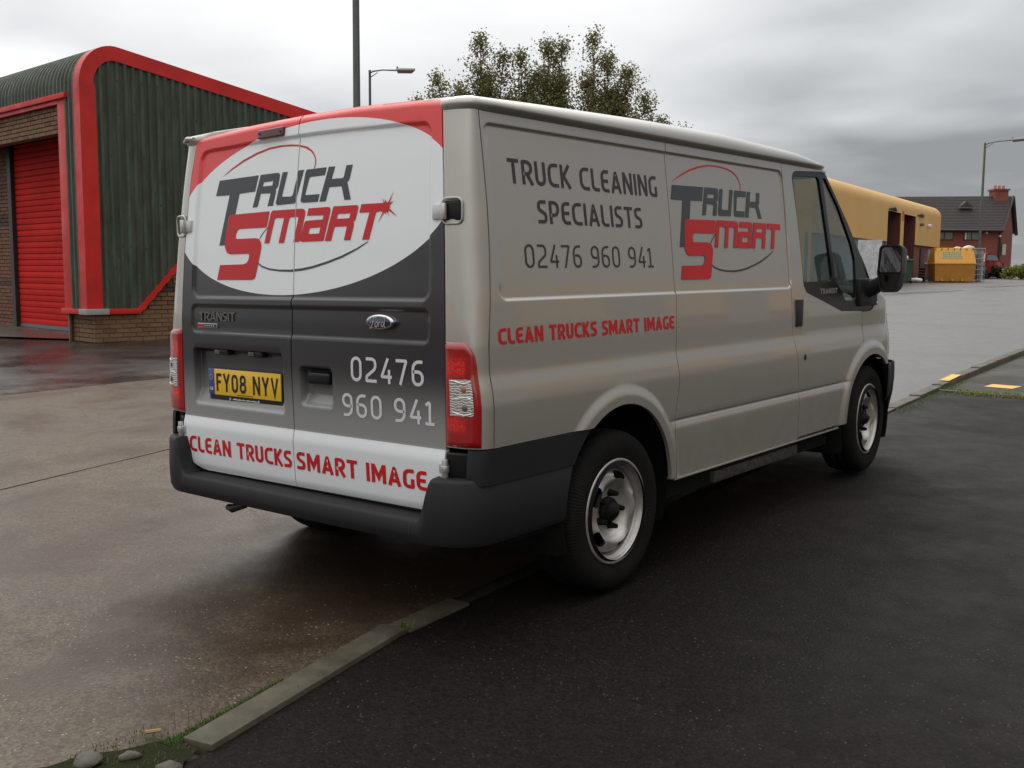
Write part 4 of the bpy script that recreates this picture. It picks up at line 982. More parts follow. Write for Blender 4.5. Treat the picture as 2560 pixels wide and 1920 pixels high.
bm = bmesh.new(); bm.from_mesh(ro.data); bmesh.ops.recalc_face_normals(bm, faces=bm.faces); bm.to_mesh(ro.data); bm.free()
MB().tube([(.62, 2.2, 2.06), (.60, 2.15, 2.078), (.56, 2.10, 2.06)], .006, 6).build('roof_fixing', M['black'], van)

# ---- cab front: windscreen, bonnet, nose, lights, bumper
def ws(u, v_):
    xb, xt = .955, .842; yb, yt = 3.985, 3.372
    z = 1.215+(1.932-1.215)*v_; bow = 1-u*u
    return u*(xb+(xt-xb)*v_), yb+(yt-yb)*v_+bow*(.27*(1-v_)+.11*v_), z+.02*bow*(1-v_)
us = np.linspace(-.965, .965, 17); vs = np.linspace(.04, .97, 8)
surf_grid(ws, us, vs, 'windscreen', M['glass'], van, flip=True)
for s in (1, -1):
    MB().tube([ws(s*.982, v_) for v_ in np.linspace(0, 1, 9)], .013, 8).build('windscreen_pillar', M['gloss_black'], van, smooth_angle=1)
MB().tube([ws(u, .985) for u in np.linspace(-.98, .98, 15)], .02, 8).build('windscreen_header', M['gloss_black'], van, smooth_angle=1)
def hood(u, v_):
    yb = 3.985+.27*(1-u*u); ye = 4.50+.20*(1-abs(u)**3); y = yb+(ye-yb)*v_
    xe = float(X(min(4.0+.5*v_, 4.5), 1.18-.10*v_))-.01
    return u*xe, y, 1.215+.02*(1-u*u)-(.11*v_+.06*v_*v_)+.025*math.sin(v_*3.1)*(1-u*u)
surf_grid(hood, np.linspace(-1, 1, 17), np.linspace(0, 1, 12), 'bonnet', M['silver'], van, flip=True, inward=(0, 0, -.02))
def nose(a, z, o=0.0):
    # a: -1..1 round the front
    t_ = a*math.pi/2; e = 2/2.6; xe = float(X(4.46, max(z, .45)))+.002
    return math.copysign(xe*abs(math.sin(t_))**e, a), 4.44+(.30+o)*abs(math.cos(t_))**e, z
surf_grid(nose, np.linspace(-1, 1, 33), [.74, .80, .88, .96, 1.02, 1.055], 'nose_panel', M['silver'], van, flip=False, inward=(0, -.02, 0))
surf_grid(lambda a, z: nose(a, z, .012), np.linspace(-.42, .42, 15), [.79, .84, .90, .96, 1.0], 'grille', M['gloss_black'], van, inward=(0, -.03, 0))
for k in range(3): MB().tube([nose(a, .83+.055*k, .02) for a in np.linspace(-.40, .40, 13)], .008, 6).build('grille_bar', M['hinge'], van)
for s in (1, -1):
    surf_grid(lambda a, z: nose(s*a, z, .012), np.linspace(.48, .93, 10), [.78, .84, .92, 1.0, 1.045], 'headlight', clear, van, flip=(s < 0), inward=(0, -.03, 0))
    # front bumper wraps to the wheel arch
def fbo(z): return .016*(1-((z-.65)/.15)**2) if z > .5 else -.02
def fb(a, z):
    if abs(a) > 1:
        y = 4.44-(abs(a)-1)*.24; return math.copysign(float(X(y, .6))+max(-.03, fbo(z))*.8-.004, a), y, max(z, .49)
    z = max(z, .30+.19*float(sstep(.7, .98, abs(a)))); t_ = a*math.pi/2; e = 2/2.8; xe = float(X(4.44, .6))+max(-.03, fbo(z))*.8-.004
    return math.copysign(xe*abs(math.sin(t_))**e, a), 4.44+.385*abs(math.cos(t_))**e-(0.03 if z < .4 else 0), z
surf_grid(fb, np.concatenate([[-1.9, -1.5, -1.001], np.linspace(-1, 1, 33), [1.001, 1.5, 1.9]]), [.28, .34, .42, .52, .62, .68, .715, .728], 'front_bumper', M['plastic'], van, inward=(0, -.03, 0))
# bulkhead, seats, dash, wheel
MB().box(-.86, .86, 2.84, 2.86, .45, 1.90).build('bulkhead', M['under'], van)
MB().box(-.90, .90, 3.72, 4.15, .80, 1.175, lambda x, y, z: (x, y-(.05 if z < 1 else 0), z)).build('dashboard', M['black'], van, .04)
for cx in (-.52, -.12, .48):
    MB().box(cx-.22, cx+.22, 2.96, 3.42, .70, .90).box(cx-.21, cx+.21, 2.88, 3.03, .85, 1.36, lambda x, y, z: (x, y-(z-.85)*.12, z)).build('seat', M['seat'], van, .04)
sw = MB(); R_s = .19; sw.tube([(.48+R_s*math.cos(a), 3.60+.10*math.sin(a)*.9, 1.14+R_s*.85*math.sin(a)) for a in np.linspace(0, 2*math.pi, 25)], .014, 8, False).tube([(.48, 3.60, 1.14), (.48, 3.80, 1.02)], .03, 8).tube([(.30, 3.6, 1.14), (.66, 3.6, 1.14)], .015, 8)
sw.build('steering_wheel', M['black'], van, smooth_angle=1)
MB().box(-.90, .90, 2.86, 4.2, .42, .50).build('cab_floor', M['under'], van)
# door mirrors
for s in (1, -1):
    def mf(x, y, z): return (x*s, y, z)
    sh_ = fillet([(1.058, 1.215), (1.158, 1.215), (1.187, 1.330), (1.187, 1.505), (1.048, 1.505), (1.036, 1.33)], [.03, .03, .05, .03, .03, .05], True, 5)
    b_ = MB(); nn = len(sh_)
    rings = [(1.0, 3.775), (1.0, 3.83), (.9, 3.885), (.6, 3.93)]
    for sc_r, y in rings: b_.v += [mf(1.112+(a-1.112)*sc_r, y, 1.36+(b-1.36)*sc_r) for a, b in sh_]
    for r_ in range(len(rings)-1):
        for i in range(nn): b_.f.append((r_*nn+i, r_*nn+(i+1) % nn, (r_+1)*nn+(i+1) % nn, (r_+1)*nn+i))
    b_.f.append(tuple((len(rings)-1)*nn+i for i in range(nn))); 
    inn = [(1.112+(a-1.112)*.90, 1.36+(b-1.36)*.94) for a, b in sh_]; k0 = len(b_.v); b_.v += [mf(a, 3.775, b) for a, b in inn]; b_.v += [mf(a, 3.800, b) for a, b in inn]
    for i in range(nn): b_.f += [(i, (i+1) % nn, k0+(i+1) % nn, k0+i), (k0+i, k0+(i+1) % nn, k0+nn+(i+1) % nn, k0+nn+i)]
    b_.f.append(tuple(k0+nn+i for i in range(nn)))
    mo = b_.build('door_mirror', M['black'], van, smooth_angle=.6)
    up = [(1.050, 1.338), (1.176, 1.338), (1.176, 1.492), (1.058, 1.492)]; lo_ = [(1.066, 1.224), (1.150, 1.224), (1.172, 1.322), (1.053, 1.322)]
    for q_, tilt in ((up, .10), (lo_, -.12)):
        q2 = fillet(q_, .016, True, 4); zc_ = sum(b for a, b in q2)/len(q2)
        mesh_obj('mirror_glass', [mf(a, 3.792+(b-zc_)*tilt+(a-1.11)*.10, b) for a, b in q2], [tuple(range(len(q2)))], M['mirror'], mo)
    b_ = MB().tube([mf(.93, 3.86, 1.23), mf(.99, 3.85, 1.245), mf(1.06, 3.83, 1.29)], [.062, .052, .045], 12).box(.925, .965, 3.70, 3.99, 1.13, 1.30, lambda x, y, z: mf(x, y+(1.3-z)*.1, z))
    b_.build('mirror_arm', M['black'], van, .01, smooth_angle=.8)
    MB().tube([mf(.955, 3.995, 1.142), mf(.968, 3.998, 1.142)], [.016, .010], 12).build('side_repeater', mat('repeater', (.55, .52, .46), .2, coat=.6) if 'repeater' not in bpy.data.materials else bpy.data.materials['repeater'], van, smooth_angle=.6)

# ---- wheels
def make_wheel(name):
    # tyre
    tp = [(.205, .020), (.212, .004), (.222, .001), (.250, .012), (.285, .016), (.318, .010), (.334, -.004), (.342, -.022), (.345, -.040), (.345, -.060), (.337, -.062), (.337, -.070), (.346, -.072), (.346, -.104), (.337, -.106), (.337, -.114), (.346, -.116), (.346, -.145), (.345, -.165), (.334, -.198), (.30, -.22), (.22, -.205), (.205, -.19)]
    v, f = lathe(tp, 72)
    # steel rim
    whl = empty(name)
    bm_t = mesh_obj('tyre', v, f, M['tyre'], None, True)
    rp = [(.228, -.004), (.226, .006), (.219, .008), (.213, .003), (.209, -.006), (.206, -.016), (.197, -.019), (.193, -.026), (.190, -.062), (.188, -.12), (.185, -.18)]
    v, f = lathe(rp, 72); rim = mesh_obj('rim', v, f, M['rim'], None, True)
    # disc with five slots and raised shoulders between them
    v = []; f = []; na = 150; rad = [.190, .184, .178, .172, .166, .160, .154, .148, .141, .134, .126, .117, .107, .098, .09, .08, .066, .05, .045]
    for i in range(na):
        th = 2*math.pi*i/na
        for r in rad:
            b = np.interp(r, [.045, .066, .09, .107, .126, .141, .16, .178, .190], [-.050, -.050, -.048, -.038, -.008, .000, -.006, -.024, -.055])
            sh5 = math.cos(5*(th-math.radians(13)))
            b += -.010*max(0, -sh5)*math.exp(-((r-.158)/.02)**2)+.006*sh5*math.exp(-((r-.140)/.02)**2)
            v.append((b, r*math.sin(th), r*math.cos(th)))
    m_ = len(rad)
    for i in range(na):
        th = 2*math.pi*(i+.5)/na
        ph = (th-math.radians(13)+math.pi/5) % (2*math.pi/5)-math.pi/5   # 0 at the middle of a slot
        for j in range(m_-1):
            rc = (rad[j]+rad[j+1])/2
            if abs(ph)*rc < .044 and .142 < rc < .1715 and (abs(ph)*rc < .036 or .147 < rc < .166): continue
            a = i*m_+j; b = ((i+1) % na)*m_+j; f.append((a, b, b+1, a+1))
    disc = mesh_obj('wheel_disc', v, f, M['rim'], None, True)
    # dark hub and five long nuts
    v, f = lathe([(.0, .018), (.026, .004), (.035, -.004), (.037, -.022), (.052, -.024), (.056, -.05), (.056, -.07)], 30); hub = mesh_obj('hub', v, f, M['hub'], None, True)
    nuts = []
    for k in range(5):
        th = 2*math.pi*k/5+.35; c = (.0, .074*math.sin(th), .074*math.cos(th))
        b_ = MB().tube([(-.055, c[1], c[2]), (-.034, c[1], c[2]), (-.006, c[1]*1.0, c[2])], [.019, .014, .010], 6); nuts.append(b_.build('wheel_nut', M['hub'], None))
    v, f = lathe([(.0, -.10), (.17, -.10), (.17, -.13), (.0, -.13)], 30); drum = mesh_obj('brake_drum', v, f, M['hub'], None, True)
    for o in [bm_t, rim, disc, hub, drum]+nuts: o.parent = whl
    return whl
def copy_wheel(w0):
    c = w0.copy(); COL.objects.link(c)
    for ch in list(w0.children):
        d = ch.copy(); COL.objects.link(d); d.parent = c
    return c
w0 = make_wheel('wheel'); whs = [w0]+[copy_wheel(w0) for _ in range(3)]
for o, (x, y, z, rz) in zip(whs, ((.943, 1.0, .345, 0), (-.943, 1.0, .345, math.pi), (.943, 3.933, .402, math.radians(3)), (-.943, 3.933, .382, math.pi+math.radians(3)))):
    o.parent = van; o.location = (x, y, z); o.rotation_euler = (random.random()*0, 0, rz)

# ================================================================== GROUND
def sheet(name, poly, dz, m, step=1.5, kind='structure', parent=None, label=None):
    V, T = tri2d([(poly, [])], step, None, .01, step)
    z = G(V[:, 0], V[:, 1])+dz; P = np.stack([V[:, 0], V[:, 1], z], 1)
    a, b, c = P[T[:, 0]], P[T[:, 1]], P[T[:, 2]]
    if np.cross(b-a, c-a).sum(0)[2] < 0: T = T[:, ::-1]
    o = mesh_obj(name, P, T, m, parent, True)
    if kind: o['kind'] = kind
    return o
# big base ground reaching the horizon: rows follow the slope
ys = [-1500, -300, -60, -30, -15, -5, 0, .75, 1.5, 2.25, 3, 6, 20, 50, 72, 100, 300, 900, 1800]
xs_g = [-1800, -600, -200, -60, -20, 0, 20, 60, 200, 600, 1800]
v = [(x, y, g1(x, y)-.03) for y in ys for x in xs_g]; nx = len(xs_g)
f = [(j*nx+i, j*nx+i+1, (j+1)*nx+i+1, (j+1)*nx+i) for j in range(len(ys)-1) for i in range(nx-1)]
mesh_obj('ground', v, f, M['ground'], None, True)['kind'] = 'structure'
KERB = [(-.215, -1.965), (-.455, -.90), (-.485, -.50), (-.60, 1.2), (-.73, 3.5), (-.90, 5.96), (-1.08, 8.5), (-1.28, 12.3), (-1.45, 16), (-1.6, 24), (-1.6, 40)]
def kx(y): return float(np.interp(y, [p[1] for p in KERB], [p[0] for p in KERB]))
kerb_near = [(0.02, -3.0), (.30, -4.2), (.9, -7.0), (1.6, -14)]
rd_right = list(reversed(kerb_near))+KERB+[(-1.6, 70), (-1.0, 120)]
EDGE = [(-8.6, -30), (-8.55, 0), (-8.45, 1.35), (-8.35, 3.3), (-8.6, 8), (-9.3, 18), (-10.3, 37), (-10.6, 53), (-10.8, 70), (-10.9, 120)]
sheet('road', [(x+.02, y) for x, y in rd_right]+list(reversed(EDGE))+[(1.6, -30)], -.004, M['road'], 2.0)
sheet('main_road', [(x+.02, y) for x, y in KERB if y > 4.5]+[(-1.6, 70), (-1.0, 120)]+[(x, y) for x, y in reversed(EDGE) if y > 4.5]+[(-8.45, 4.5)], .001, M['main_road'], 2.0)
yard = [(x-.0, y) for x, y in EDGE[:5]]+[(-8.9, 12), (-24, 12), (-30, -30)]
sheet('yard', yard, -.004, M['yard'], 2.0)
sheet('pavement', [(-8.9, 12.02), (-9.3, 18), (-10.3, 37), (-10.6, 53), (-10.8, 70), (-10.9, 119), (-60, 119), (-60, 12.02)], .004, M['pave'], 4)
fc = [(x+.10, y) for x, y in KERB if y < 7.3]+[(kx(7.38)+.10, 7.38), (-.09, 7.47), (3, 7.7), (9, 8.0), (30, 8.5), (30, -20), (1.8, -20)]+[(x+.10, y) for x, y in reversed(kerb_near)][1:]
sheet('tarmac_forecourt', fc, -.007, M['tarmac'], 1.5)
sheet('footpath', [(kx(7.42)+.10, 7.42), (-.09, 7.51), (3, 7.74), (9, 8.04), (30, 8.54), (30, 60)]+[(x+.11, y) for x, y in reversed(KERB) if y > 7.6], -.008, M['path'], 1.5)
# concrete edging between forecourt and path
def edging(name, p0, p1, w_, h, m, par=None):
    a = Vector((*p0, 0)); b = Vector((*p1, 0)); d = (b-a).normalized(); n_ = Vector((-d.y, d.x, 0))*w_/2
    rg = [a-n_, b-n_, b+n_, a+n_]
    mb = MB(); mb.v = [(q.x, q.y, g1(q.x, q.y)-.05) for q in rg]+[(q.x, q.y, g1(q.x, q.y)+h) for q in rg]
    mb.f = [(0, 1, 2, 3), (7, 6, 5, 4), (0, 4, 5, 1), (1, 5, 6, 2), (2, 6, 7, 3), (3, 7, 4, 0)]
    return mb.build(name, m, par, .006, 2)
kb = empty('kerb'); kb['kind'] = 'structure'
pts = []; y = -1.965; lens_ = [1.07, .40]+[.915]*40
yy = y
for i, l_ in enumerate(lens_):
    y1 = yy+l_*.985
    if -.6 < yy < 4.6: yy = y1; continue
    if y1 > 34: break
    dx = .012 if i == 1 else rnd.uniform(-.004, .004)
    h = .010+.004*rnd.random() if yy < 5.5 else min(.014+(yy-5.5)*.012, .06)
    if i == 1: h = .004
    o = edging('kerb_stone', (kx(yy+.006)+.055+dx, yy+.006), (kx(y1-.006)+.055+dx, y1-.006), .112, h, M['kerb'], kb)
    yy = y1
eg = empty('path_edging'); eg['kind'] = 'structure'
x = -.88
while x < 6:
    edging('edging_stone', (x, 7.385+.02*(x+.9)), (x+.9, 7.385+.02*(x+1.8)), .05, .012, M['kerb'], eg); x += .91
# the long joint strip of the road and the seam of the yard
js = sheet('road_joint', [(-3.9, -12), (-4.05, -.72), (-4.42, .74), (-4.9, 3.0), (-5.6, 8), (-5.625, 8), (-4.925, 3.0), (-4.445, .74), (-4.075, -.72), (-3.925, -12)], .004, mat('joint_tar', (.105, .078, .052), .5, spec=.2, var=(2, .05, (.075, .055, .038))), 1.0)
js2 = None and sheet('road_joint', [(-4.16, -12), (-4.36, -.72), (-4.72, .74), (-5.2, 3.0), (-5.9, 8), (-5.92, 8), (-5.225, 3.0), (-4.745, .74), (-4.385, -.72), (-4.185, -12)], .004, mat('joint_tar_thin', (.095, .07, .047), .5, spec=.2, var=(2, .05, (.07, .05, .035))), 1.0)
# yellow marks
def mark(poly, name='road_marking'): sheet(name, poly, .004 if name == 'road_marking' else -.004, M['yellow_paint'], .3)
mark([(-.615, 8.05), (-.335, 8.03), (-.30, 8.30), (-.60, 8.33)], 'path_marking')
kz = [(-1.145, 7.90), (-1.045, 7.88), (-1.085, 8.50), (-1.19, 8.50)]
km = mesh_obj('kerb_marking', [(x, y, g1(x, y)+(.014+(y-5.5)*.012)+.006) for x, y in [(kx(7.9)+.004, 7.9), (kx(7.9)+.106, 7.9), (kx(8.5)+.106, 8.5), (kx(8.5)+.004, 8.5)]], [(0, 1, 2, 3)], M['yellow_paint']); km['kind'] = 'structure'
# dark smooth streaks lying on the far road
for i, (x0, y0, x1, y1, w_) in enumerate([(-10.6, 33, -9.6, 39.5, .9), (-9.9, 43, -9.2, 49, .5)]):
    rg = [(x0+(x1-x0)*t_+w_*math.sin(math.pi*t_)*s*.5, y0+(y1-y0)*t_) for s, tt in ((1, np.linspace(0, 1, 12)), (-1, np.linspace(.92, .08, 10))) for t_ in tt]
    sheet('dark_streak', rg, .008, mat('streak_dark', (.03, .028, .026), .3), 1.0)
# soil, moss and rubble at the broken kerb end
sheet('soil_patch', [(-.52, -2.62), (-.44, -2.40), (-.37, -2.30), (-.36, -2.20), (-.30, -2.12), (-.27, -2.03), (-.235, -1.97), (-.18, -1.985), (-.13, -1.975), (-.10, -2.04), (-.045, -2.10), (-.06, -2.19), (-.01, -2.30), (-.02, -2.45), (.04, -2.6), (.12, -3.1), (-.30, -3.2)], .004, M['soil'], .15)
def stone(name, p, r, m, label=None, cat=None, parent=None, seed=0):
    bm = bmesh.new(); bmesh.ops.create_icosphere(bm, subdivisions=2, radius=1); rr = random.Random(seed)
    k = [Vector((rr.uniform(-1, 1), rr.uniform(-1, 1), rr.uniform(-1, 1))).normalized() for _ in range(7)]
    for v_ in bm.verts:
        for q in k:
            d = v_.co.dot(q)
            if d > .62: v_.co -= q*(d-.62)
        v_.co = Vector((v_.co.x*r[0], v_.co.y*r[1], v_.co.z*r[2]))
    o = bm_obj(name, bm, m, parent, angle=.5); o.location = p; o.rotation_euler = (0, 0, rr.uniform(0, 6))
    return o
for i, (x, y, r, lb) in enumerate([(-.085, -2.10, (.045, .035, .024), 'pale broken concrete lump beside the kerb end'), (-.30, -2.22, (.05, .04, .022), 'flat grey rubble piece half sunk in the soil, left of the pale lump'), (-.235, -2.13, (.035, .028, .018), 'small dark stone between the kerb end and the flat rubble')]):
    tag(stone('rubble_stone', (x, y, g1(x, y)+.012), r, M['stone'], seed=i+3), lb, 'stone')
st_ = MB(); st_.tube([(-.335, -2.02, g1(0, -2)+.010), (-.305, -1.985, g1(0, -2)+.013)], .006, 6)
tag(st_.build('wood_chip', mat('pale_wood', (.26, .18, .08), .8)), 'short pale wood chip left of the kerb end', 'chip')
def blades(name, fn, n_, h0, h1, m, lean=.4, w_=.0016, kind='stuff'):
    v = []; f = []
    for _ in range(n_):
        x, y = fn(); z = g1(x, y); h = rnd.uniform(h0, h1); a = rnd.uniform(0, 6.28); l_ = rnd.uniform(0, lean)*h; ww = w_*rnd.uniform(.7, 1.4)
        dx, dy = math.cos(a), math.sin(a); k = len(v)
        v += [(x-dy*ww, y+dx*ww, z), (x+dy*ww, y-dx*ww, z), (x+dx*l_*.4-dy*ww*.7, y+dy*l_*.4+dx*ww*.7, z+h*.6), (x+dx*l_*.4+dy*ww*.7, y+dy*l_*.4-dx*ww*.7, z+h*.6), (x+dx*l_, y+dy*l_, z+h)]
        f += [(k, k+1, k+3, k+2), (k+2, k+3, k+4)]
    o = mesh_obj(name, v, f, m); o['kind'] = kind; return o
def along(y0, y1, off, sp, bias=1.0):
    def fn():
        t_ = rnd.random()**bias; y = y0+(y1-y0)*t_; return kx(y)+off+rnd.gauss(0, sp)*(1-t_*.7), y
    return fn
gr = blades('moss_grass', along(-2.02, -1.50, -.018, .014, 1.4), 2600, .003, .012, M['grass'], 1.2)
gr2 = blades('soil_grass', lambda: (rnd.uniform(-.38, -.12), rnd.uniform(-2.25, -1.97)), 350, .004, .020, M['grass'], 1.0)
blades('grass_stalks', lambda: (kx(-1.75)-.03+rnd.gauss(0, .03), rnd.uniform(-2.0, -1.4)), 9, .03, .07, M['grass'], .5, .0010)
blades('joint_weed', lambda: (kx(-.88)+.10+rnd.gauss(0, .012), -.90+rnd.gauss(0, .012)), 40, .01, .045, M['grass'], .8, .002)
blades('kerb_weeds', lambda: (lambda y: (kx(y)+.15+abs(rnd.gauss(0, .05)), y))(rnd.uniform(5.6, 8.3)), 450, .006, .028, M['grass'], 1.0, .003)
blades('edging_weeds', lambda: (rnd.uniform(-1.0, -.1), 7.38+abs(rnd.gauss(0, .05))), 350, .008, .04, M['grass'], 1.0, .003)
blades('path_edge_moss', lambda: (rnd.uniform(-.7, 0), 7.34+rnd.gauss(0, .07)), 700, .006, .03, M['leaf_lime'], 1.0, .003)

# ================================================================== RED AND GREEN UNIT (left)
O = Vector((-13.711, 5.322, .0)); AZ = math.radians(4)
US = Vector((math.sin(AZ), math.cos(AZ), 0)); UF = Vector((-math.cos(AZ), math.sin(AZ), 0))
bld = empty('industrial_unit', (O.x, O.y, g1(O.x, O.y)))
tag(bld, 'dark green corrugated unit with red trim and a red roller shutter', 'building')
Binv = bld.matrix_basis.inverted() if False else Matrix.Translation((-O.x, -O.y, -g1(O.x, O.y)))
def W1(u, s, z): p_ = O+UF*u+US*s; return (p_.x-O.x, p_.y-O.y, z-g1(O.x, O.y))   # local to the unit
SC0 = -.12                                  # cladding front plane
prof_pts = [(SC0, .69), (SC0, 4.22)]
cx_, cz_, r_ = SC0+.56, 4.30, .60
for i in range(1, 15):
    a = math.radians(180-i*(180-(90-9.5))/14); prof_pts.append((cx_+.56*math.cos(a), cz_+.62*math.sin(a)))
s0, z0 = prof_pts[-1]; 
for s_1 in (1.5, 3, 5, 8, 12.0): prof_pts.append((s_1, z0-(s_1-s0)*.151))
def roof_z(s):
    return float(np.interp(s, [p[0] for p in prof_pts[1:]], [p[1] for p in prof_pts[1:]]))
PITCH_R, DEP = .142, .036
def ribf(t_):   # trapezoidal corrugation
    q = (t_/PITCH_R) % 1.0; return DEP*float(np.interp(q, [0, .18, .32, .62, .76, 1], [0, 0, 1, 1, 0, 0]))
# side sheet: bottom edge runs level then climbs at 45 degrees
def zbot(s): return .66 if s < .74 else min(.66+(s-.74)*1.04, 3.2)
v = []; f = []; ss = []
s_ = .10
while s_ < 11.9:
    for q in (0, .18, .32, .62, .76): ss.append((math.floor(s_/PITCH_R)+q)*PITCH_R)
    s_ += PITCH_R
ss = sorted(set(round(q, 4) for q in ss if q > .08))
for i, s_ in enumerate(ss):
    o_ = ribf(s_+1e-5) if True else 0; u = -.004-ribf(s_+1e-6)
    v += [W1(u, s_, zbot(s_)-.0), W1(u, s_, roof_z(s_)-.05)]
    if i: k = len(v); f.append((k-4, k-2, k-1, k-3))
mesh_obj('side_cladding', v, f, M['corr'], bld)
# front/eave/roof sheet: ribs run over the curved eave
def prof_at(i): return prof_pts[i]
def nrm(i):
    a = prof_pts[max(i-1, 0)]; b = prof_pts[min(i+1, len(prof_pts)-1)]; d = Vector((b[0]-a[0], b[1]-a[1])).normalized(); return (-d.y, d.x)
us_ = []
u = .20
while u < 11:
    for q in (0, .18, .32, .62, .76): us_.append((math.floor(u/PITCH_R)+q)*PITCH_R)
    u += PITCH_R
us_ = sorted(set(round(q, 4) for q in us_))
def strip(name, ulist, i0, i1, zlow=None):
    v = []; f = []; n_ = i1-i0+1
    for a, u in enumerate(ulist):
        rb = ribf(u+1e-6)
        for i in range(i0, i1+1):
            s_, z_ = prof_pts[i]; 
            if i == i0 and zlow is not None: z_ = zlow
            nx_, nz_ = nrm(i) if i > 1 else (-1, 0)
            v.append(W1(u, s_+nx_*rb, z_+nz_*rb))
        if a:
            for i in range(n_-1): f.append(((a-1)*n_+i, a*n_+i, a*n_+i+1, (a-1)*n_+i+1))
    return mesh_obj(name, v, f, M['corr'], bld)
strip('corner_cladding', [q for q in us_ if .17 < q < .53], 0, 1)
strip('roof_cladding', [q for q in us_ if q > .17], 1, len(prof_pts)-1, 4.20)
# verge trim folded round the corner
vt = []; ft = []
pp = [(SC0, .69)]+[(SC0, z) for z in (2.5, 4.22)]+prof_pts[2:]
n_ = len(pp)
def nr2(i):
    a = pp[max(i-1, 0)]; b = pp[min(i+1, n_-1)]; d = Vector((b[0]-a[0], b[1]-a[1])).normalized(); return (d.y, -d.x)
for i, (s_, z_) in enumerate(pp):
    ix, iz = nr2(i)     # inward
    wd = .235 if s_ < .3 and z_ < 4.3 else .20
    o_ = -.034
    vt += [W1(.19, s_+ix*.028, z_+iz*.028), W1(.19, s_+ix*o_, z_+iz*o_), W1(-.044, s_+ix*o_, z_+iz*o_), W1(-.048, s_+ix*wd, z_+iz*wd), W1(-.006, s_+ix*wd, z_+iz*wd)]
    if i:
        k = len(vt)-5
        for j in range(4): ft.append((k-5+j, k-5+j+1, k+j+1, k+j))
mesh_obj('verge_trim', vt, ft, M['red_trim'], bld, False)
# red jamb, head and base trims
def wbox(name, u0, u1, s0_, s1_, z0_, z1_, m, bevel=.0):
    return MB().box(u0, u1, s0_, s1_, z0_, z1_, lambda a, b, c: W1(a, b, c)).build(name, m, bld, bevel)
wbox('jamb_trim', .50, .80, -.145, -.05, .60, 4.14, M['red_trim'], .004)
wbox('head_trim', .42, 9.0, -.20, -.02, 4.115, 4.20, M['red_trim'], .004)
wbox('head_trim', .80, 9.0, -.145, -.03, 4.05, 4.112, M['red_trim'])
wbox('base_trim', .185, .88, -.175, -.03, .60, .686, M['red_trim'], .004)
bt = MB(); bt.box(-.085, -.01, .20, .74, .60, .686, W1); bt.build('base_trim', M['red_trim'], bld, .004)
mb = MB(); seg = []
for i in range(0, 46):
    s_ = .74+i*.055; seg.append((s_, .643+(s_-.74)*1.04+.020*math.sin(i*math.pi/1.3)))
for a, b in zip(seg[:-1], seg[1:]):
    mb.add([W1(uu, s_, z_+dz) for uu in (-.085, -.01) for (s_, z_) in (a, b) for dz in (-.055, .055)], [(0, 1, 3, 2), (4, 6, 7, 5), (0, 2, 6, 4), (1, 5, 7, 3), (0, 4, 5, 1), (2, 3, 7, 6)])
mb.build('rising_trim', M['red_trim'], bld)
cc = MB(); cc.box(-.10, .185, -.195, .20, .596, .690, W1); cc.build('corner_cap', mat('grey_cap', (.30, .29, .27), .6), bld, .006)
# recessed shutter
SR = .75
sl = empty('roller_shutter'); sl.parent = bld
zc0 = .25; i = 0
while zc0 < 3.78:
    hh = .115
    b_ = MB(); q_ = [(0, 0), (-.010, .008), (-.016, hh*.5), (-.010, hh-.014), (.004, hh-.007), (.01, hh-.006), (.01, 0)]
    b_.v = [W1(uu, SR+a, zc0+b) for uu in (.82, 4.86) for a, b in q_]; m7 = len(q_)
    b_.f = [(j, (j+1) % m7, (j+1) % m7+m7, j+m7) for j in range(m7)]
    b_.build('slat', M['shutter'], sl); zc0 += hh; i += 1
MB().box(.82, 4.86, SR-.03, SR+.02, .185, .25, W1).build('bottom_rail', mat('alloy_rail', (.16, .17, .175), .45, .5), sl)
MB().box(.82, 4.86, SR-.02, SR+.02, .155, .185, W1).build('rubber_strip', M['black'], sl)
wbox('shutter_backing', .82, 4.9, SR+.03, SR+.06, .10, 3.78, M['dark_red_door'])
wbox('shutter_guide', 4.862, 5.02, SR-.10, SR+.05, .10, 3.74, mat('guide_dark', (.03, .028, .03), .5, .3))
wbox('soffit', .80, 9.0, -.02, SR+.3, 3.74, 3.80, M['under'])
wbox('reveal', .80, .83, -.05, SR+.1, .10, 4.05, M['brick_red'])
wbox('back_wall', .2, 11, 11.8, 12.0, 0, 3.0, M['mortar'])
wbox('side_backing', .02, .06, .0, 11.9, .1, 3.2, M['mortar'])
wbox('drain_pipe', .775, .815, -.09, -.05, .12, .60, mat('pipe_grey', (.12, .13, .10), .6), .004)
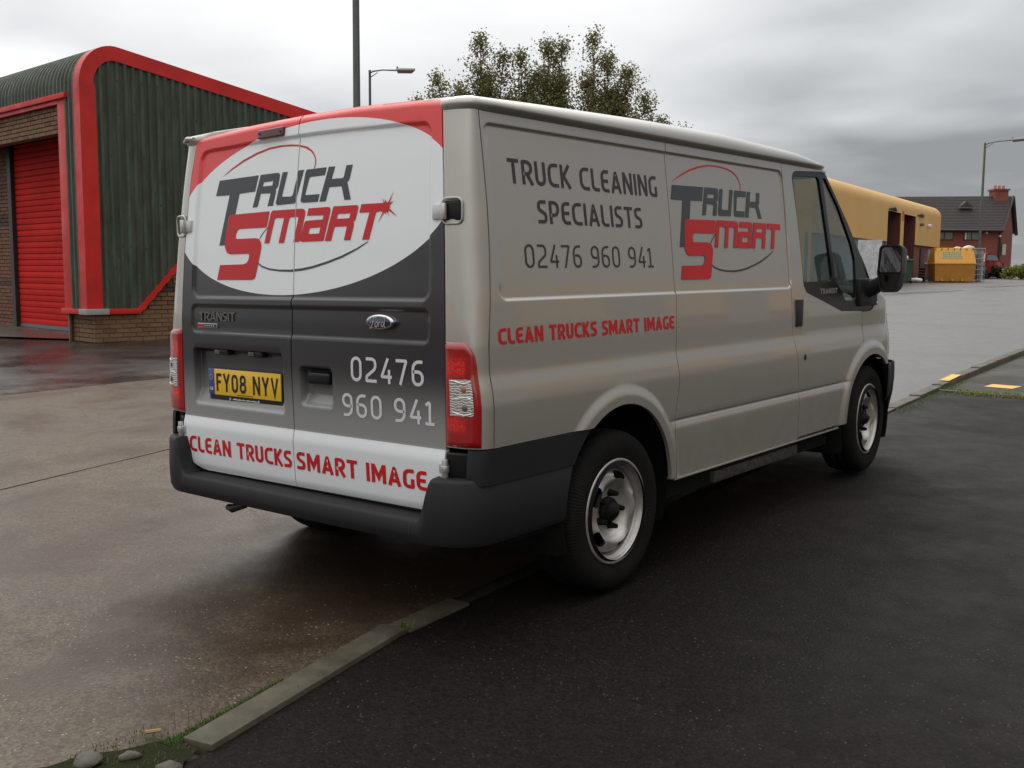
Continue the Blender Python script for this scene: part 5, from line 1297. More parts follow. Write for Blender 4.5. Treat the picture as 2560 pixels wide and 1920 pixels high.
# brickwork: single bricks where they show largest, the rest joined
BR_N = {}
def brick_mesh(du, ds, m, vert_axis_u=True):
    key = (round(du, 3), m.name, vert_axis_u)
    if key in BR_N: return BR_N[key]
    t_ = .012; d = UF if vert_axis_u else US; n2 = -US if vert_axis_u else -UF
    c = [Vector((0, 0, 0)), d*du, d*du+Vector((0, 0, .065)), Vector((0, 0, .065))]
    e = .003; cin = [d*e+Vector((0, 0, e)), d*(du-e)+Vector((0, 0, e)), d*(du-e)+Vector((0, 0, .065-e)), d*e+Vector((0, 0, .065-e))]
    v = [tuple(p-n2*.02) for p in c]+[tuple(p+n2*t_) for p in cin]
    f = [(4, 5, 6, 7), (0, 1, 5, 4), (1, 2, 6, 5), (2, 3, 7, 6), (3, 0, 4, 7)]
    if (not vert_axis_u): pass
    me = bpy.data.meshes.new('brick'); me.from_pydata(v, [], f); 
    bm = bmesh.new(); bm.from_mesh(me); bmesh.ops.recalc_face_normals(bm, faces=bm.faces)
    if sum((f_.normal.dot(n2) for f_ in bm.faces if abs(f_.normal.dot(n2)) > .9)) < 0: bmesh.ops.reverse_faces(bm, faces=bm.faces)
    bm.to_mesh(me); bm.free(); me.materials.append(m); BR_N[key] = me; return me
brick_left = [300]; joined = {}
def bricks(faceU, a0, a1, z0_, z1_, plane, test, m_of, single=True):
    """faceU: bricks run along UF on a plane s=plane; else along US on u=plane"""
    row = 0; z = z0_
    while z < z1_:
        a = a0-(.1175 if row % 2 else 0)
        while a < a1:
            x0 = max(a, a0); x1 = min(a+.225, a1)
            if x1-x0 > .05 and test((x0+x1)/2, z+.033):
                me = brick_mesh(x1-x0, 0, m_of(z), faceU); p_ = W1(x0, plane, z) if faceU else W1(plane, x0, z)
                jit = rnd.uniform(-.002, .003); n2 = -US if faceU else -UF
                p_ = Vector(p_)+n2*jit
                if single and brick_left[0] > 0:
                    o = bpy.data.objects.new('brick', me); COL.objects.link(o); o.parent = bld; o.location = p_; brick_left[0] -= 1
                else:
                    J = joined.setdefault(m_of(z).name, MB()); J.add([tuple(Vector(q.co)+p_) for q in me.vertices], [tuple(q.vertices) for q in me.polygons])
            a += .235
        z += .075; row += 1
mo_b = lambda z: M['brick_dark'] if .93 < z < 1.07 or 2.16 < z < 2.36 else M['brick']
mo_r = lambda z: M['brick_dark'] if 2.16 < z < 2.36 or .93 < z < 1.07 else M['brick_red']
# plinth front, plinth side, lintel, pier left of the shutter
wbox('plinth_core', .015, .79, .015, .3, .0, .62, M['mortar'])
wbox('plinth_core', .0, .02, .018, 11.8, .0, .62, M['mortar'])
bricks(True, .0, .775, .06, .60, -.0, lambda a, z: True, mo_b)
bricks(False, .0, 3.4, .06, 2.6, .0, lambda a, z: z < (.60 if a < .74 else .60+(a-.74)*1.04-.03), mo_b)
wbox('lintel_core', .80, 9, -.03, .12, 3.60, 4.06, M['mortar'])
bricks(True, .80, 6.0, 3.60, 4.05, -.045, lambda a, z: True, lambda z: M['brick'])
wbox('pier_core', 5.02, 7.5, SR-.01, SR+.2, .0, 3.74, M['mortar'])
bricks(True, 5.02, 7.4, .10, 3.72, SR-.03, lambda a, z: True, mo_r, single=True)
for nm, J in joined.items():
    o = J.build('brickwork', bpy.data.materials[nm], bld); o['kind'] = 'stuff'
def below(p_): return (p_[0]+O.x, p_[1]+O.y)
apr = [below(W1(.80, -.02, 0)), below(W1(.80, SR+.2, 0)), below(W1(7.4, SR+.2, 0)), below(W1(7.4, -1.8, 0)), below(W1(3.0, -.9, 0))]
sheet('concrete_apron', apr, .03, M['concrete_step'], 1.0)
# fixings: dark bolt heads scattered over the side sheet
mb = MB()
for _ in range(46):
    s_ = (math.floor(rnd.uniform(2, 30))+.45)*PITCH_R; z_ = rnd.choice([1.7, 2.45, 3.2, 3.9, 4.4])+rnd.uniform(-.03, .03)
    if z_ < roof_z(s_)-.3 and z_ > zbot(s_)+.1: mb.tube([W1(-.034, s_, z_), W1(-.044, s_, z_)], .013, 6)
mb.build('sheet_fixings', M['black'], bld)['kind'] = 'stuff'

# ================================================================== LAMP POSTS
def lamp_post(name, x, y, H_, r0, r1, arm, head, label, arm_drop=0.0, base_h=1.2):
    z = g1(x, y); t_ = empty(name, (x, y, z)); tag(t_, label, 'street lamp')
    MB().tube([(0, 0, -.1), (0, 0, base_h), (0, 0, base_h+.05)], [r0*1.45, r0*1.45, r0], 14).build('base_column', M['post'], t_, smooth_angle=.6)
    MB().tube([(0, 0, base_h), (0, 0, H_)], [r0, r1], 14).build('pole', M['post'], t_, smooth_angle=.6)
    if arm:
        d = Vector(arm); k = d.length; dn = d.normalized()
        pts = [Vector((0, 0, H_-.12)), Vector((0, 0, H_-.10))+dn*k*.12+Vector((0, 0, .06)), Vector((0, 0, H_-.02))+dn*k*.5+Vector((0, 0, .03)), Vector((0, 0, H_))+dn*k]
        MB().tube(pts, [.03, .03, .025, .03], 8).build('arm', M['post'], t_, smooth_angle=.9)
        MB().tube([(0, 0, H_-.28), tuple(Vector((0, 0, H_-.08))+dn*k*.3)], [.02, .015], 6).build('bracket', M['post'], t_)
        e = Vector((0, 0, H_))+d; s_ = Vector((-dn.y, dn.x, 0)); L_ = head
        def hb(w_, zt, zb, l0, l1): return [tuple(e+dn*a+s_*b+Vector((0, 0, c))) for a in (l0, l1) for b in (-w_, w_) for c in (zb, zt)]
        b_ = MB(); b_.add(hb(.11, .07, -.01, 0, L_), [(0, 1, 3, 2), (4, 6, 7, 5), (0, 4, 5, 1), (2, 3, 7, 6), (0, 2, 6, 4), (1, 5, 7, 3)]); hd = b_.build('lamp_head', M['lamp_grey'], t_, .02)
        b_ = MB(); b_.add([tuple(e+dn*a+s_*b+Vector((0, 0, c))) for a, b, c in ((.03, -.10, -.01), (L_-.02, -.10, -.01), (L_-.02, .10, -.01), (.03, .10, -.01), (.08, -.06, -.10), (L_-.12, -.06, -.10), (L_-.12, .06, -.10), (.08, .06, -.10))], [(0, 1, 2, 3), (7, 6, 5, 4), (0, 4, 5, 1), (1, 5, 6, 2), (2, 6, 7, 3), (3, 7, 4, 0)])
        b_.build('lamp_bowl', mat('lamp_bowl', (.14, .125, .09), .3, coat=.5) if 'lamp_bowl' not in bpy.data.materials else bpy.data.materials['lamp_bowl'], hd, .008)
        MB().tube([tuple(e+dn*.06+Vector((0, 0, .07))), tuple(e+dn*.06+Vector((0, 0, .14)))], .03, 8).build('photocell', M['post'], hd)
    return t_
lamp_post('street_lamp', -16.02, 13.27, 10.0, .095, .072, (.9*.777, .9*.63, .05), .7, 'thick grey lamp column rising out of the top of the photo above the van roof')
lamp_post('street_lamp', -26.73, 23.78, 8.30, .060, .048, (.66, .70, .02), .72, 'thin lamp post with a curved arm between the thick column and the tree')
lamp_post('street_lamp', -12.85, 53.37, 7.05, .072, .052, (1.15, .35, .08), 1.75, 'tall lamp post at the right in front of the red brick house', base_h=1.35)

# ================================================================== TREES
def tree(name, x, y, H_, spires, nleaf, lsize, m, label, group=None, trunk=True, zbase=None, tr_r=.13, cat='tree', leaf_kind=None):
    z = g1(x, y); t_ = empty(name, (x, y, z)); tag(t_, label, cat, group)
    mb = MB(); v = []; f = []; rr = random.Random(int(abs(x*97+y*31)))
    if trunk: mb.tube([(0, 0, -.2), (.05, 0, H_*.25), (0, .08, H_*.5), (.03, .02, H_*.8)], [tr_r, tr_r*.8, tr_r*.55, tr_r*.2], 8)
    twigs = []
    for (dx, dy, zb, zt, rad) in spires:
        zt -= .42; rad *= 1.3
        p0 = Vector((dx*.25, dy*.25, min(zb, zt*.35))); pm = Vector((dx*.75, dy*.75, (zb+zt)*.45)); p1 = Vector((dx, dy, zt))
        mb.tube([tuple(p0), tuple(pm), tuple(p1)], [.05, .032, .006], 5)
        nb = max(14, int((zt-zb)*15))
        for k in range(nb):
            q = (k+rr.random())/nb; zz_ = zb+(zt-zb)*q; t2 = min(1, max(0, (zz_-p0.z)/(p1.z-p0.z+1e-6)))
            c = p0.lerp(pm, min(1, t2*2)) if t2 < .5 else pm.lerp(p1, (t2-.5)*2)
            r = rad*1.35*(1-.80*q**1.9)*rr.uniform(.30, 1.12); a = rr.uniform(0, 6.283)
            e = c+Vector((math.cos(a)*r, math.sin(a)*r, r*rr.uniform(.35, 1.0)))
            mb.tube([tuple(c), tuple(c.lerp(e, .5)+Vector((0, 0, .03))), tuple(e)], [.013, .009, .003], 3, False)
            twigs.append((c, e))
        for k in range(6): twigs.append((p1-Vector((0, 0, .45)), p1+Vector((rr.uniform(-.08, .08), rr.uniform(-.08, .08), rr.uniform(-.05, .15)))))
    ln = [max(.15, (e-c).length) for c, e in twigs]; tot = sum(ln)
    for (c, e), l_ in zip(twigs, ln):
        for k in range(int(nleaf*l_/tot*rr.uniform(.4, 1.6))):
            q = rr.uniform(.15, 1.05); p_ = c.lerp(e, q)+Vector((rr.gauss(0, .13), rr.gauss(0, .13), rr.gauss(0, .12)))
            s_ = lsize*rr.uniform(.55, 1.25); a = Vector((rr.gauss(0, 1), rr.gauss(0, 1), rr.gauss(0, .6)-.3)).normalized(); b = a.cross(Vector((rr.gauss(0, 1), rr.gauss(0, 1), rr.gauss(0, 1)))).normalized()
            k0 = len(v); v += [tuple(p_), tuple(p_+a*s_*.5+b*s_*.36), tuple(p_+a*s_), tuple(p_+a*s_*.5-b*s_*.36)]; f.append((k0, k0+1, k0+2, k0+3))
    mb.build('trunk', M['bark'], t_)
    o = mesh_obj('crown', v, f, m, t_); 
    return t_
sp = lambda cx, L_: [(dx, dy, zb, zt, r) for dx, dy, zb, zt, r in L_]
CR = Vector((.777, .63, 0))   # rightwards across the view
def S_(a, d, zb, zt, r): return (CR.x*a-CR.y*d*0-.63*d, CR.y*a+.777*d, zb, zt, r)
tree('birch_tree', -19.95, 22.05, 8.5, [S_(-1.25, 0, 3.2, 7.55, .50), S_(-.55, .2, 3.2, 7.2, .5), S_(.12, 0, 3.0, 8.75, .62), S_(.85, -.3, 3.2, 8.2, .52), S_(-1.9, .1, 4, 6.75, .40), S_(.4, .6, 3, 7.2, .6), S_(-.3, 0, 3, 6.9, .9), S_(.3, .2, 3, 7.6, .9), S_(-1.0, 0, 3, 6.6, .8)], 46000, .085, M['leaf'], 'loose leafed tree at the left of the clump above the van roof', 'trees behind the van')
tree('birch_tree', -18.35, 23.45, 8.6, [S_(-.75, 0, 2.5, 8.30, .75), S_(-.1, .4, 2.5, 7.7, .95), S_(.15, -.2, 2.5, 8.5, .7), S_(.62, 0, 2.8, 8.55, .62), S_(-1.1, .4, 2.5, 6.9, .8), S_(.4, .8, 2.5, 7.0, .9), S_(-.4, 0, 2.5, 7.2, 1.2), S_(.5, 0, 2.5, 7.4, 1.0)], 66000, .085, M['leaf'], 'densest tree, in the middle of the clump above the van roof', 'trees behind the van')
tree('birch_tree', -16.75, 24.55, 8.6, [S_(-.38, 0, 2.5, 8.75, .62), S_(.15, .3, 2.5, 8.2, .75), S_(.75, 0, 2.5, 7.7, .8), S_(1.35, .2, 2.3, 6.9, .7), S_(1.9, 0, 2.3, 6.1, .6), S_(2.55, .1, 2.5, 5.7, .35), S_(.2, .8, 2.5, 7.0, .9), S_(.5, 0, 2.4, 7.0, 1.1), S_(-.5, .2, 2.4, 7.4, 1.0)], 60000, .085, M['leaf'], 'tree sloping down to the right at the right end of the clump', 'trees behind the van')
def bush(name, x, y, rx, ry, h, nleaf, ls, m, label, cat='bush', group=None):
    z = g1(x, y); rr = random.Random(int(abs(x*13+y*7))); v = []; f = []; mb = MB()
    for k in range(14):
        a = rr.uniform(0, 6.28); q = rr.uniform(.2, .8); mb.tube([(0, 0, 0), (rx*q*math.cos(a)*.5, ry*q*math.sin(a)*.5, h*.45), (rx*q*math.cos(a), ry*q*math.sin(a), h*.85*(1-q*.4))], [.03, .02, .006], 4, False)
    lumps = [(rr.uniform(-.6, .6), rr.uniform(-.6, .6), rr.uniform(.3, .8), rr.uniform(.25, .45)) for _ in range(12)]
    for k in range(nleaf):
        L_ = rr.choice(lumps); th = rr.uniform(0, 6.28); ph = rr.uniform(-1, 1); r = L_[3]*rr.uniform(.6, 1.1); c = math.sqrt(1-ph*ph)
        p_ = Vector(((L_[0]+r*c*math.cos(th))*rx, (L_[1]+r*c*math.sin(th))*ry, max(.02, (L_[2]*.75+r*ph*.7)*h)))
        a = Vector((rr.gauss(0, 1), rr.gauss(0, 1), rr.gauss(0, 1))).normalized(); b = a.cross(Vector((rr.gauss(0, 1), rr.gauss(0, 1), rr.gauss(0, 1)))).normalized(); s_ = ls*rr.uniform(.6, 1.3); k0 = len(v)
        v += [tuple(p_), tuple(p_+a*s_*.5+b*s_*.35), tuple(p_+a*s_), tuple(p_+a*s_*.5-b*s_*.35)]; f.append((k0, k0+1, k0+2, k0+3))
    t_ = empty(name, (x, y, z)); tag(t_, label, cat, group); mb.build('stem', M['bark'], t_); mesh_obj('foliage', v, f, m, t_); return t_

# ================================================================== YELLOW UNIT (behind the cab)
YC = Vector((-16.65, 59.55, 0)); AY = math.radians(-6.6); UY = Vector((math.sin(AY), math.cos(AY), 0)); NY = Vector((math.cos(AY), -math.sin(AY), 0))
yb_ = empty('yellow_unit', (YC.x, YC.y, g1(0, YC.y))); tag(yb_, 'long yellow clad unit with curved eaves and two tall doorways beyond the cab', 'building')
def W2(s, n_, z): p_ = UY*s+NY*n_; return (p_.x, p_.y, z-g1(0, YC.y))
def ybox(name, s0_, s1_, n0, n1, z0_, z1_, m, bevel=0, par=None): return MB().box(s0_, s1_, n0, n1, z0_, z1_, W2).build(name, m, par or yb_, bevel)
eave = [(0, 2.90), (0, 4.62)]+[(-.65+.65*math.cos(math.radians(a)), 4.62+.62*math.sin(math.radians(a))) for a in range(10, 91, 10)]+[(-6, 5.55), (-12, 5.9)]
def yclad(name, s0_, s1_, zl, rnd_end=False):
    ns = max(2, int((s1_-s0_)/.35)); v = []; f = []; pr = [(n_, max(z_, zl)) if i == 0 else (n_, z_) for i, (n_, z_) in enumerate(eave)]
    pr[0] = (0, zl); m_ = len(pr); sl_ = [s0_+(s1_-s0_)*k/ns for k in range(ns+1)]
    for i, s_ in enumerate(sl_):
        for j, (n_, z_) in enumerate(pr): v.append(W2(s_, n_, z_))
        if i:
            for j in range(m_-1): f.append(((i-1)*m_+j, i*m_+j, i*m_+j+1, (i-1)*m_+j+1))
    return mesh_obj(name, v, f, M['yellow'], yb_, False)
D1, D2, D3, D4 = -13.43, -10.62, -9.93, -7.15; SE = -25.6
yclad('cladding', SE, D1, 2.90); yclad('cladding', D4, -.25, 2.90); yclad('eave_cladding', D1, D4, 4.36); 
ybox('door_divider', D2, D3, -.05, .0, 2.75, 4.36, M['yellow'])
ybox('divider_flash', D2+.25, D3-.15, .002, .02, 4.0, 4.5, M['red_trim'])
v = [W2(s_, n_, z_) for s_ in (-.25, 0) for n_, z_ in [(a*(1 if s_ < -.1 else 1)-(0 if s_ < -.1 else .25), b-(0 if s_ < -.1 else .0)) for a, b in eave]]
k = len(eave); mesh_obj('end_curve', v, [(j, k+j, k+j+1, j+1) for j in range(k-1)], M['yellow'], yb_)
for s_, sg in ((0, 1), (SE, -1)):
    ring = [W2(s_, n_-(.25 if s_ == 0 else 0), z_) for n_, z_ in eave]+[W2(s_, -12, 1.0), W2(s_, 0-(.25 if s_ == 0 else 0), 1.0)]
    mesh_obj('end_wall', ring, [tuple(range(len(ring)))], M['yellow'], yb_)
ybox('recess_side', D2-.06, D2, -1.6, -.02, 1.0, 4.36, M['dark_red_door']); ybox('recess_side', D4-.06, D4, -1.6, -.02, 1.0, 4.36, M['dark_red_door'])
ybox('recess_side', D1, D1+.06, -1.6, -.02, 1.0, 4.36, M['grey_clad'])
for a, b in ((D1, D2), (D3, D4)):
    z = 1.05
    dd = empty('tall_door'); dd.parent = yb_
    while z < 4.3: ybox('door_panel', a+.06, b-.06, -1.62, -1.56, z, z+.44, M['grey_clad'], 0, dd); z += .46
ybox('recess_head', D1, D4, -1.6, -.03, 4.36, 4.40, M['under'])
for a in (D1+.1, D4+.3): MB().tube([W2(a, .02, 4.44), W2(a+.8, .08, 4.50), W2(a+1.6, .02, 4.42)], [.03, .09, .03], 8).build('awning_cover', M['black'], yb_)
ybox('lower_wall', SE, D1, -.25, -.12, .7, 2.90, M['grey_clad']); ybox('lower_wall', D4, -.3, -.30, -.12, .9, 2.90, M['house_brick'])
ybox('lower_door', -5.2, -4.2, -.12, -.06, 1.0, 2.75, M['black']); ybox('lower_door', -3.2, -2.2, -.12, -.06, 1.0, 2.75, M['grey_clad'])
MB().tube([W2(-4.0, .02, 4.0), W2(-4.0, .2, 3.98)], [.10, .12], 8).build('wall_light', M['white_bag'], yb_)
MB().tube([W2(-6.0, .02, 4.0), W2(-6.0, .2, 3.98)], [.08, .08], 8).build('wall_camera', M['post'], yb_)

# ================================================================== BRICK HOUSE
FW = Vector((cf_.x, cf_.y, 0)).normalized(); RR_ = Vector((FW.y, -FW.x, 0))
HC = Vector((-15.10, 69.28, 0)); hg = g1(0, 69)
hs = empty('brick_house', (HC.x, HC.y, hg)); tag(hs, 'red brick house with dark tiled roof and a chimney at the far right', 'house')
def W3(a, d, z): p_ = RR_*a+FW*d; return (p_.x, p_.y, z-hg)
def hbox(name, a0, a1, d0, d1, z0_, z1_, m, par=None, bevel=0): return MB().box(a0, a1, d0, d1, z0_, z1_, W3).build(name, m, par or hs, bevel)
hbox('front_wall', -13, -.93, 0, .25, hg-.1, 4.32, M['house_brick'])
gw = [(-.93, 0, hg-.1), (1.50, 3.2, hg-.1), (1.50, 3.2, 4.26), (.68, 2.1, 6.42), (-.93, 0, 4.32)]
hbox('gable_return', -.93, -.68, -.02, .23, hg-.1, 4.34, M['house_brick'])
mesh_obj('gable_wall', [W3(*q) for q in gw], [(0, 1, 2, 3, 4)], M['house_brick'], hs)
rv = [(-13, -.35, 4.22), (-.86, -.35, 4.22), (.80, 2.0, 6.56), (-13, 2.0, 6.38), (2.2, 4.2, 4.15), (-12, 4.2, 4.15)]
# roof as rows of tiles
NR = 22
tl_ = MB()
for i in range(NR):
    t0, t1 = i/NR, (i+1)/NR
    a0 = Vector(rv[0]).lerp(Vector(rv[3]), t0); a1 = Vector(rv[1]).lerp(Vector(rv[2]), t0); b0 = Vector(rv[0]).lerp(Vector(rv[3]), t1); b1 = Vector(rv[1]).lerp(Vector(rv[2]), t1)
    up = Vector((0, -.01, .022))
    MBq = tl_; MBq.add([W3(*(a0+up)), W3(*(a1+up)), W3(*b1), W3(*b0), W3(*a0), W3(*a1)], [(0, 1, 2, 3), (4, 5, 1, 0)])
rf = tl_.build('roof', M['roof_tile'], hs); 
mesh_obj('rear_roof', [W3(*rv[3]), W3(*rv[2]), W3(*rv[4]), W3(*rv[5])], [(0, 1, 2, 3)], M['roof_tile'], hs)
MB().tube([W3(-.86, -.38, 4.16), W3(.80, 1.95, 6.52)], .10, 4).tube([W3(.80, 1.95, 6.52), W3(2.2, 4.15, 4.1)], .12, 4).build('barge_board', M['win_frame'], hs)
hbox('eave_soffit', -13, -.86, -.38, .05, 4.10, 4.24, M['win_frame']); MB().tube([W3(-13, -.42, 4.18), W3(-.86, -.42, 4.18)], .06, 8).build('gutter', M['black'], hs)
ch = hbox('chimney', -.55, .32, 1.6, 2.5, 5.9, 6.88, M['house_brick']); hbox('chimney_cap', -.62, .39, 1.52, 2.58, 6.88, 6.99, M['house_brick'], ch)
for k in range(3): MB().tube([W3(-.40+.27*k, 2.0, 6.99), W3(-.40+.27*k, 2.0, 7.24)], [.10, .085], 10).build('chimney_pot', M['chimney_pot'], ch)
MB().add([W3(-3.17, .95, 5.72), W3(-2.19, .95, 5.73), W3(-2.68, .95, 6.12), W3(-2.68, 1.9, 6.12)], [(0, 1, 2), (0, 2, 3), (1, 3, 2)]).build('dormer', M['roof_tile'], hs); hbox('dormer_ledge', -3.22, -2.14, .85, .98, 5.66, 5.72, mat('lead_grey', (.12, .115, .12), .6))
for a0, a1, pn in ((-5.6, -3.84, 3), (-3.19, -2.17, 2)):
    wn = hbox('window', a0, a1, -.03, .05, 3.54, 4.12, M['win_frame'])
    w_ = (a1-a0-.08*(pn+1))/pn
    for k in range(pn): hbox('window_pane', a0+.08+k*(w_+.08), a0+.08+k*(w_+.08)+w_, -.045, -.028, 3.62, 4.05, mat('curtain_lit_glass', (.10, .105, .075), .15, coat=.4) if 'curtain_lit_glass' not in bpy.data.materials else bpy.data.materials['curtain_lit_glass'], wn)
hbox('window_curtain', -3.11, -3.02, -.05, -.046, 3.62, 4.05, M['white_bag'])
hbox('meter_box', -.42, -.18, .45, .55, 2.65, 3.35, M['lamp_grey']); hbox('dark_door', -.92, -.70, -.06, -.03, 2.6, 3.4, M['black'])
for a, z_ in ((-1.75, 4.05), (-.86, 3.85)): MB().tube([W3(a, -.02, z_), W3(a, -.16, z_)], [.09, .07], 8).build('outside_light', M['white_bag'], hs)
MB().tube([W3(-.84, -.06, 4.2), W3(-.84, -.06, hg)], .05, 8).build('drain_pipe', M['black'], hs)

# ================================================================== SKIP, BINS, RUBBISH
def at(dist, px_x):   # point on the ground in the direction of a photo column (2212-wide picture) at a distance
    d = cf_+cr_*((px_x-1106)/2212/1.01301)
    h = Vector((d.x, d.y, 0)).normalized(); p_ = Vector((CAM_LOC.x, CAM_LOC.y, 0))+h*dist; return p_
def frame(dist, px_x):
    p_ = at(dist, px_x); return p_, g1(p_.x, p_.y)
def placed(name, dist, px_x, label, cat, group=None, rz=0):
    p_, z = frame(dist, px_x); t_ = empty(name, (p_.x, p_.y, z), -YAW*0); t_.rotation_euler = (0, 0, -YAW+rz) if False else (0, 0, math.atan2(RR_.y, RR_.x)+rz); tag(t_, label, cat, group); return t_
sk = placed('enclosed_skip', 57, 2050, 'yellow enclosed skip with a pitched lid standing at the kerb', 'skip', None, -.14)
# body (tapered), local x across, y away
bw, bd, bh, th = 1.98, 1.5, .92, 1.74
def trap(x0, x1, y0, y1, z0_, z1_, inset): return [(x0+inset, y0+inset*.6, z0_), (x1-inset, y0+inset*.6, z0_), (x1-inset, y1-inset*.6, z0_), (x0+inset, y1-inset*.6, z0_), (x0, y0, z1_), (x1, y0, z1_), (x1, y1, z1_), (x0, y1, z1_)]
MB().add(trap(-bw/2, bw/2, 0, bd, .06, bh+.02, .07), [(0, 3, 2, 1), (0, 1, 5, 4), (1, 2, 6, 5), (2, 3, 7, 6), (3, 0, 4, 7)]).build('skip_body', M['skip_d'], sk)
MB().box(-bw/2-.03, bw/2+.03, -.03, bd+.03, bh, bh+.06).build('skip_rim', M['skip_y'], sk, .01)
lid = MB().add([(-bw/2, 0, bh+.06), (bw/2, 0, bh+.06), (bw/2, bd, bh+.06), (-bw/2, bd, bh+.06), (-bw/2+.06, .42, th), (bw/2-.06, .42, th), (bw/2-.06, bd-.42, th), (-bw/2+.06, bd-.42, th)], [(0, 1, 5, 4), (1, 2, 6, 5), (2, 3, 7, 6), (3, 0, 4, 7), (4, 5, 6, 7)]).build('skip_lid', M['skip_y'], sk)
def lidp(x, q, o): return (x, .42*q-.012*1-o, bh+.06+(th-bh-.06)*q+.006)
sg = MB().add([lidp(-.62, .30, 0), lidp(.36, .30, 0), lidp(.36, .74, 0), lidp(-.62, .74, 0)], [(0, 1, 2, 3)]).build('skip_sign', mat('faded_sign', (.42, .36, .15), .6), lid)
mb = MB(); r8 = random.Random(8)
for rw in range(3):
    x = -.56
    while x < .30:
        w_ = r8.uniform(.04, .09); q = .36+.13*rw; mb.add([lidp(x, q, .006), lidp(x+w_, q, .006), lidp(x+w_, q+.09, .006), lidp(x, q+.09, .006)], [(0, 1, 2, 3)]); x += w_+.03
mb.build('sign_print', mat('sign_ink', (.14, .17, .12), .6), lid)
for x in (-.62, -.12, .36): MB().tube([(x, .02, .13), (x, -.05, .13)], .06, 10).build('skip_foot', M['skip_y'], sk)
for x in np.linspace(-.9, .9, 7): MB().box(x-.02, x+.02, .30, .34, th-.10, th-.02).build('lid_clip', M['stone'], lid)
MB().box(bw/2+.0, bw/2+.02, .3, .9, .35, .72).build('side_sign', mat('sign_yellow', (.62, .50, .08), .6), sk)
# wire cage with white bags behind the skip
cg = placed('wire_cage', 58.5, 2062, 'grey wire mesh cage behind the yellow skip, filled with white bags', 'cage')
mb = MB()
for x in np.linspace(-1.05, 1.22, 14): mb.tube([(x, 0, 0), (x, 0, 1.72)], .018, 4); mb.tube([(x, 1.3, 0), (x, 1.3, 1.72)], .018, 4)
for z in np.linspace(.1, 1.72, 7): mb.tube([(-1.05, 0, z), (1.22, 0, z), (1.22, 1.3, z), (-1.05, 1.3, z), (-1.05, 0, z)], .018, 4)
mb.build('mesh_frame', mat('cage_zinc', (.30, .31, .31), .5, .4), cg)
MB().box(.95, 1.18, .05, 1.25, .1, 1.62).box(-.9, 1.0, .2, 1.25, .1, 1.45).build('cage_sheet', mat('cage_film', (.28, .30, .30), .5, var=(4, .3)), cg)
def bagm(name, dist, px_x, zb, r, label, seed, par=None):
    p_, z = frame(dist, px_x); o = stone(name, (p_.x, p_.y, z+zb+r[2]*.8), r, M['white_bag'], seed=seed); tag(o, label, 'bag'); return o
bagm('rubbish_bag', 59.0, 2074, 1.58, (.40, .3, .17), 'white bag highest on the cage, behind the ridge of the skip', 5)
bagm('rubbish_bag', 59.0, 2050, 1.58, (.33, .3, .13), 'flatter white bag on the cage left of the highest one', 6)
bagm('rubbish_bag', 56.2, 1965, .0, (.38, .28, .17), 'white sack on the ground between green bin and skip', 7)
def wheelie(name, dist, px_x, w_, h, m, label, rz=0):
    t_ = placed(name, dist, px_x, label, 'bin', None, rz)
    MB().add(trap(-w_/2, w_/2, 0, w_*.9, .12, h-.10, .05), [(0, 3, 2, 1), (0, 1, 5, 4), (1, 2, 6, 5), (2, 3, 7, 6), (3, 0, 4, 7), (4, 5, 6, 7)]).build('bin_body', m, t_)
    MB().box(-w_/2-.03, w_/2+.03, -.05, w_*.95, h-.10, h, lambda x, y, z: (x, y, z+(.05*(y/w_) if z > h-.05 else 0))).build('bin_lid', m, t_, .02)
    for s in (-1, 1): MB().tube([(s*(w_/2-.02), w_*.15, .10), (s*(w_/2+.05), w_*.15, .10)], .10, 12).build('bin_wheel', M['black'], t_)
    return t_
wheelie('wheeled_bin', 54.5, 1938, 1.05, 1.18, M['green_bin'], 'large green wheeled bin behind the door mirror', .1)
bagm('rubbish_bag', 54.7, 1938, 1.16, (.30, .3, .14), 'white bag on the lid of the green bin', 9)
wheelie('wheeled_bin', 58, 1998, .55, .95, mat('purple_grey_bin', (.12, .10, .13), .5), 'dull purple bin leaning beside the yellow skip', -.3)
pt = placed('pallet_stack', 57, 1972, 'low stack of brown pallets between green bin and purple bin', 'pallets')
for k in range(4):
    MB().box(-.45, .45, 0, .8, .30+k*.14, .33+k*.14).box(-.45, -.35, 0, .8, .21+k*.14, .30+k*.14).box(.35, .45, 0, .8, .21+k*.14, .30+k*.14).build('pallet', mat('pallet_wood', (.10, .065, .04), .8, var=(6, .3)) if 'pallet_wood' not in bpy.data.materials else bpy.data.materials['pallet_wood'], pt)
MB().box(-.35, .35, .1, .7, .0, .22).build('pallet_base', M['under'], pt)
# trolley with wrapped sheets left of the mirror
for i, (dist, px_x, w_, h, lb) in enumerate([(44, 1862, .95, 2.0, 'white sheets wrapped in film leaning in front of the yellow unit'), (46, 1905, .8, 1.75, 'white framed cage trolley beside the wrapped sheets')]):
    t_ = placed('roll_cage' if i else 'wrapped_sheets', dist, px_x, lb, 'trolley' if i else 'sheets')
    if i == 0:
        for k in range(5): MB().box(-w_/2+.05*k, w_/2-.04*k, .05*k, .05*k+.03, .0, h-.10*k, lambda x, y, z: (x+z*.06, y+z*.05, z)).build('sheet', M['film'], t_)
    else:
        mb = MB()
        for x in np.linspace(-w_/2, w_/2, 6): mb.tube([(x, 0, 0), (x, 0, h)], .022, 4)
        for z in np.linspace(.15, h, 6): mb.tube([(-w_/2, 0, z), (w_/2, 0, z)], .022, 4)
        mb.build('cage_frame', M['white_bag'], t_); MB().box(-w_/2, w_/2, .05, .7, .1, .16).build('trolley_base', M['post'], t_)
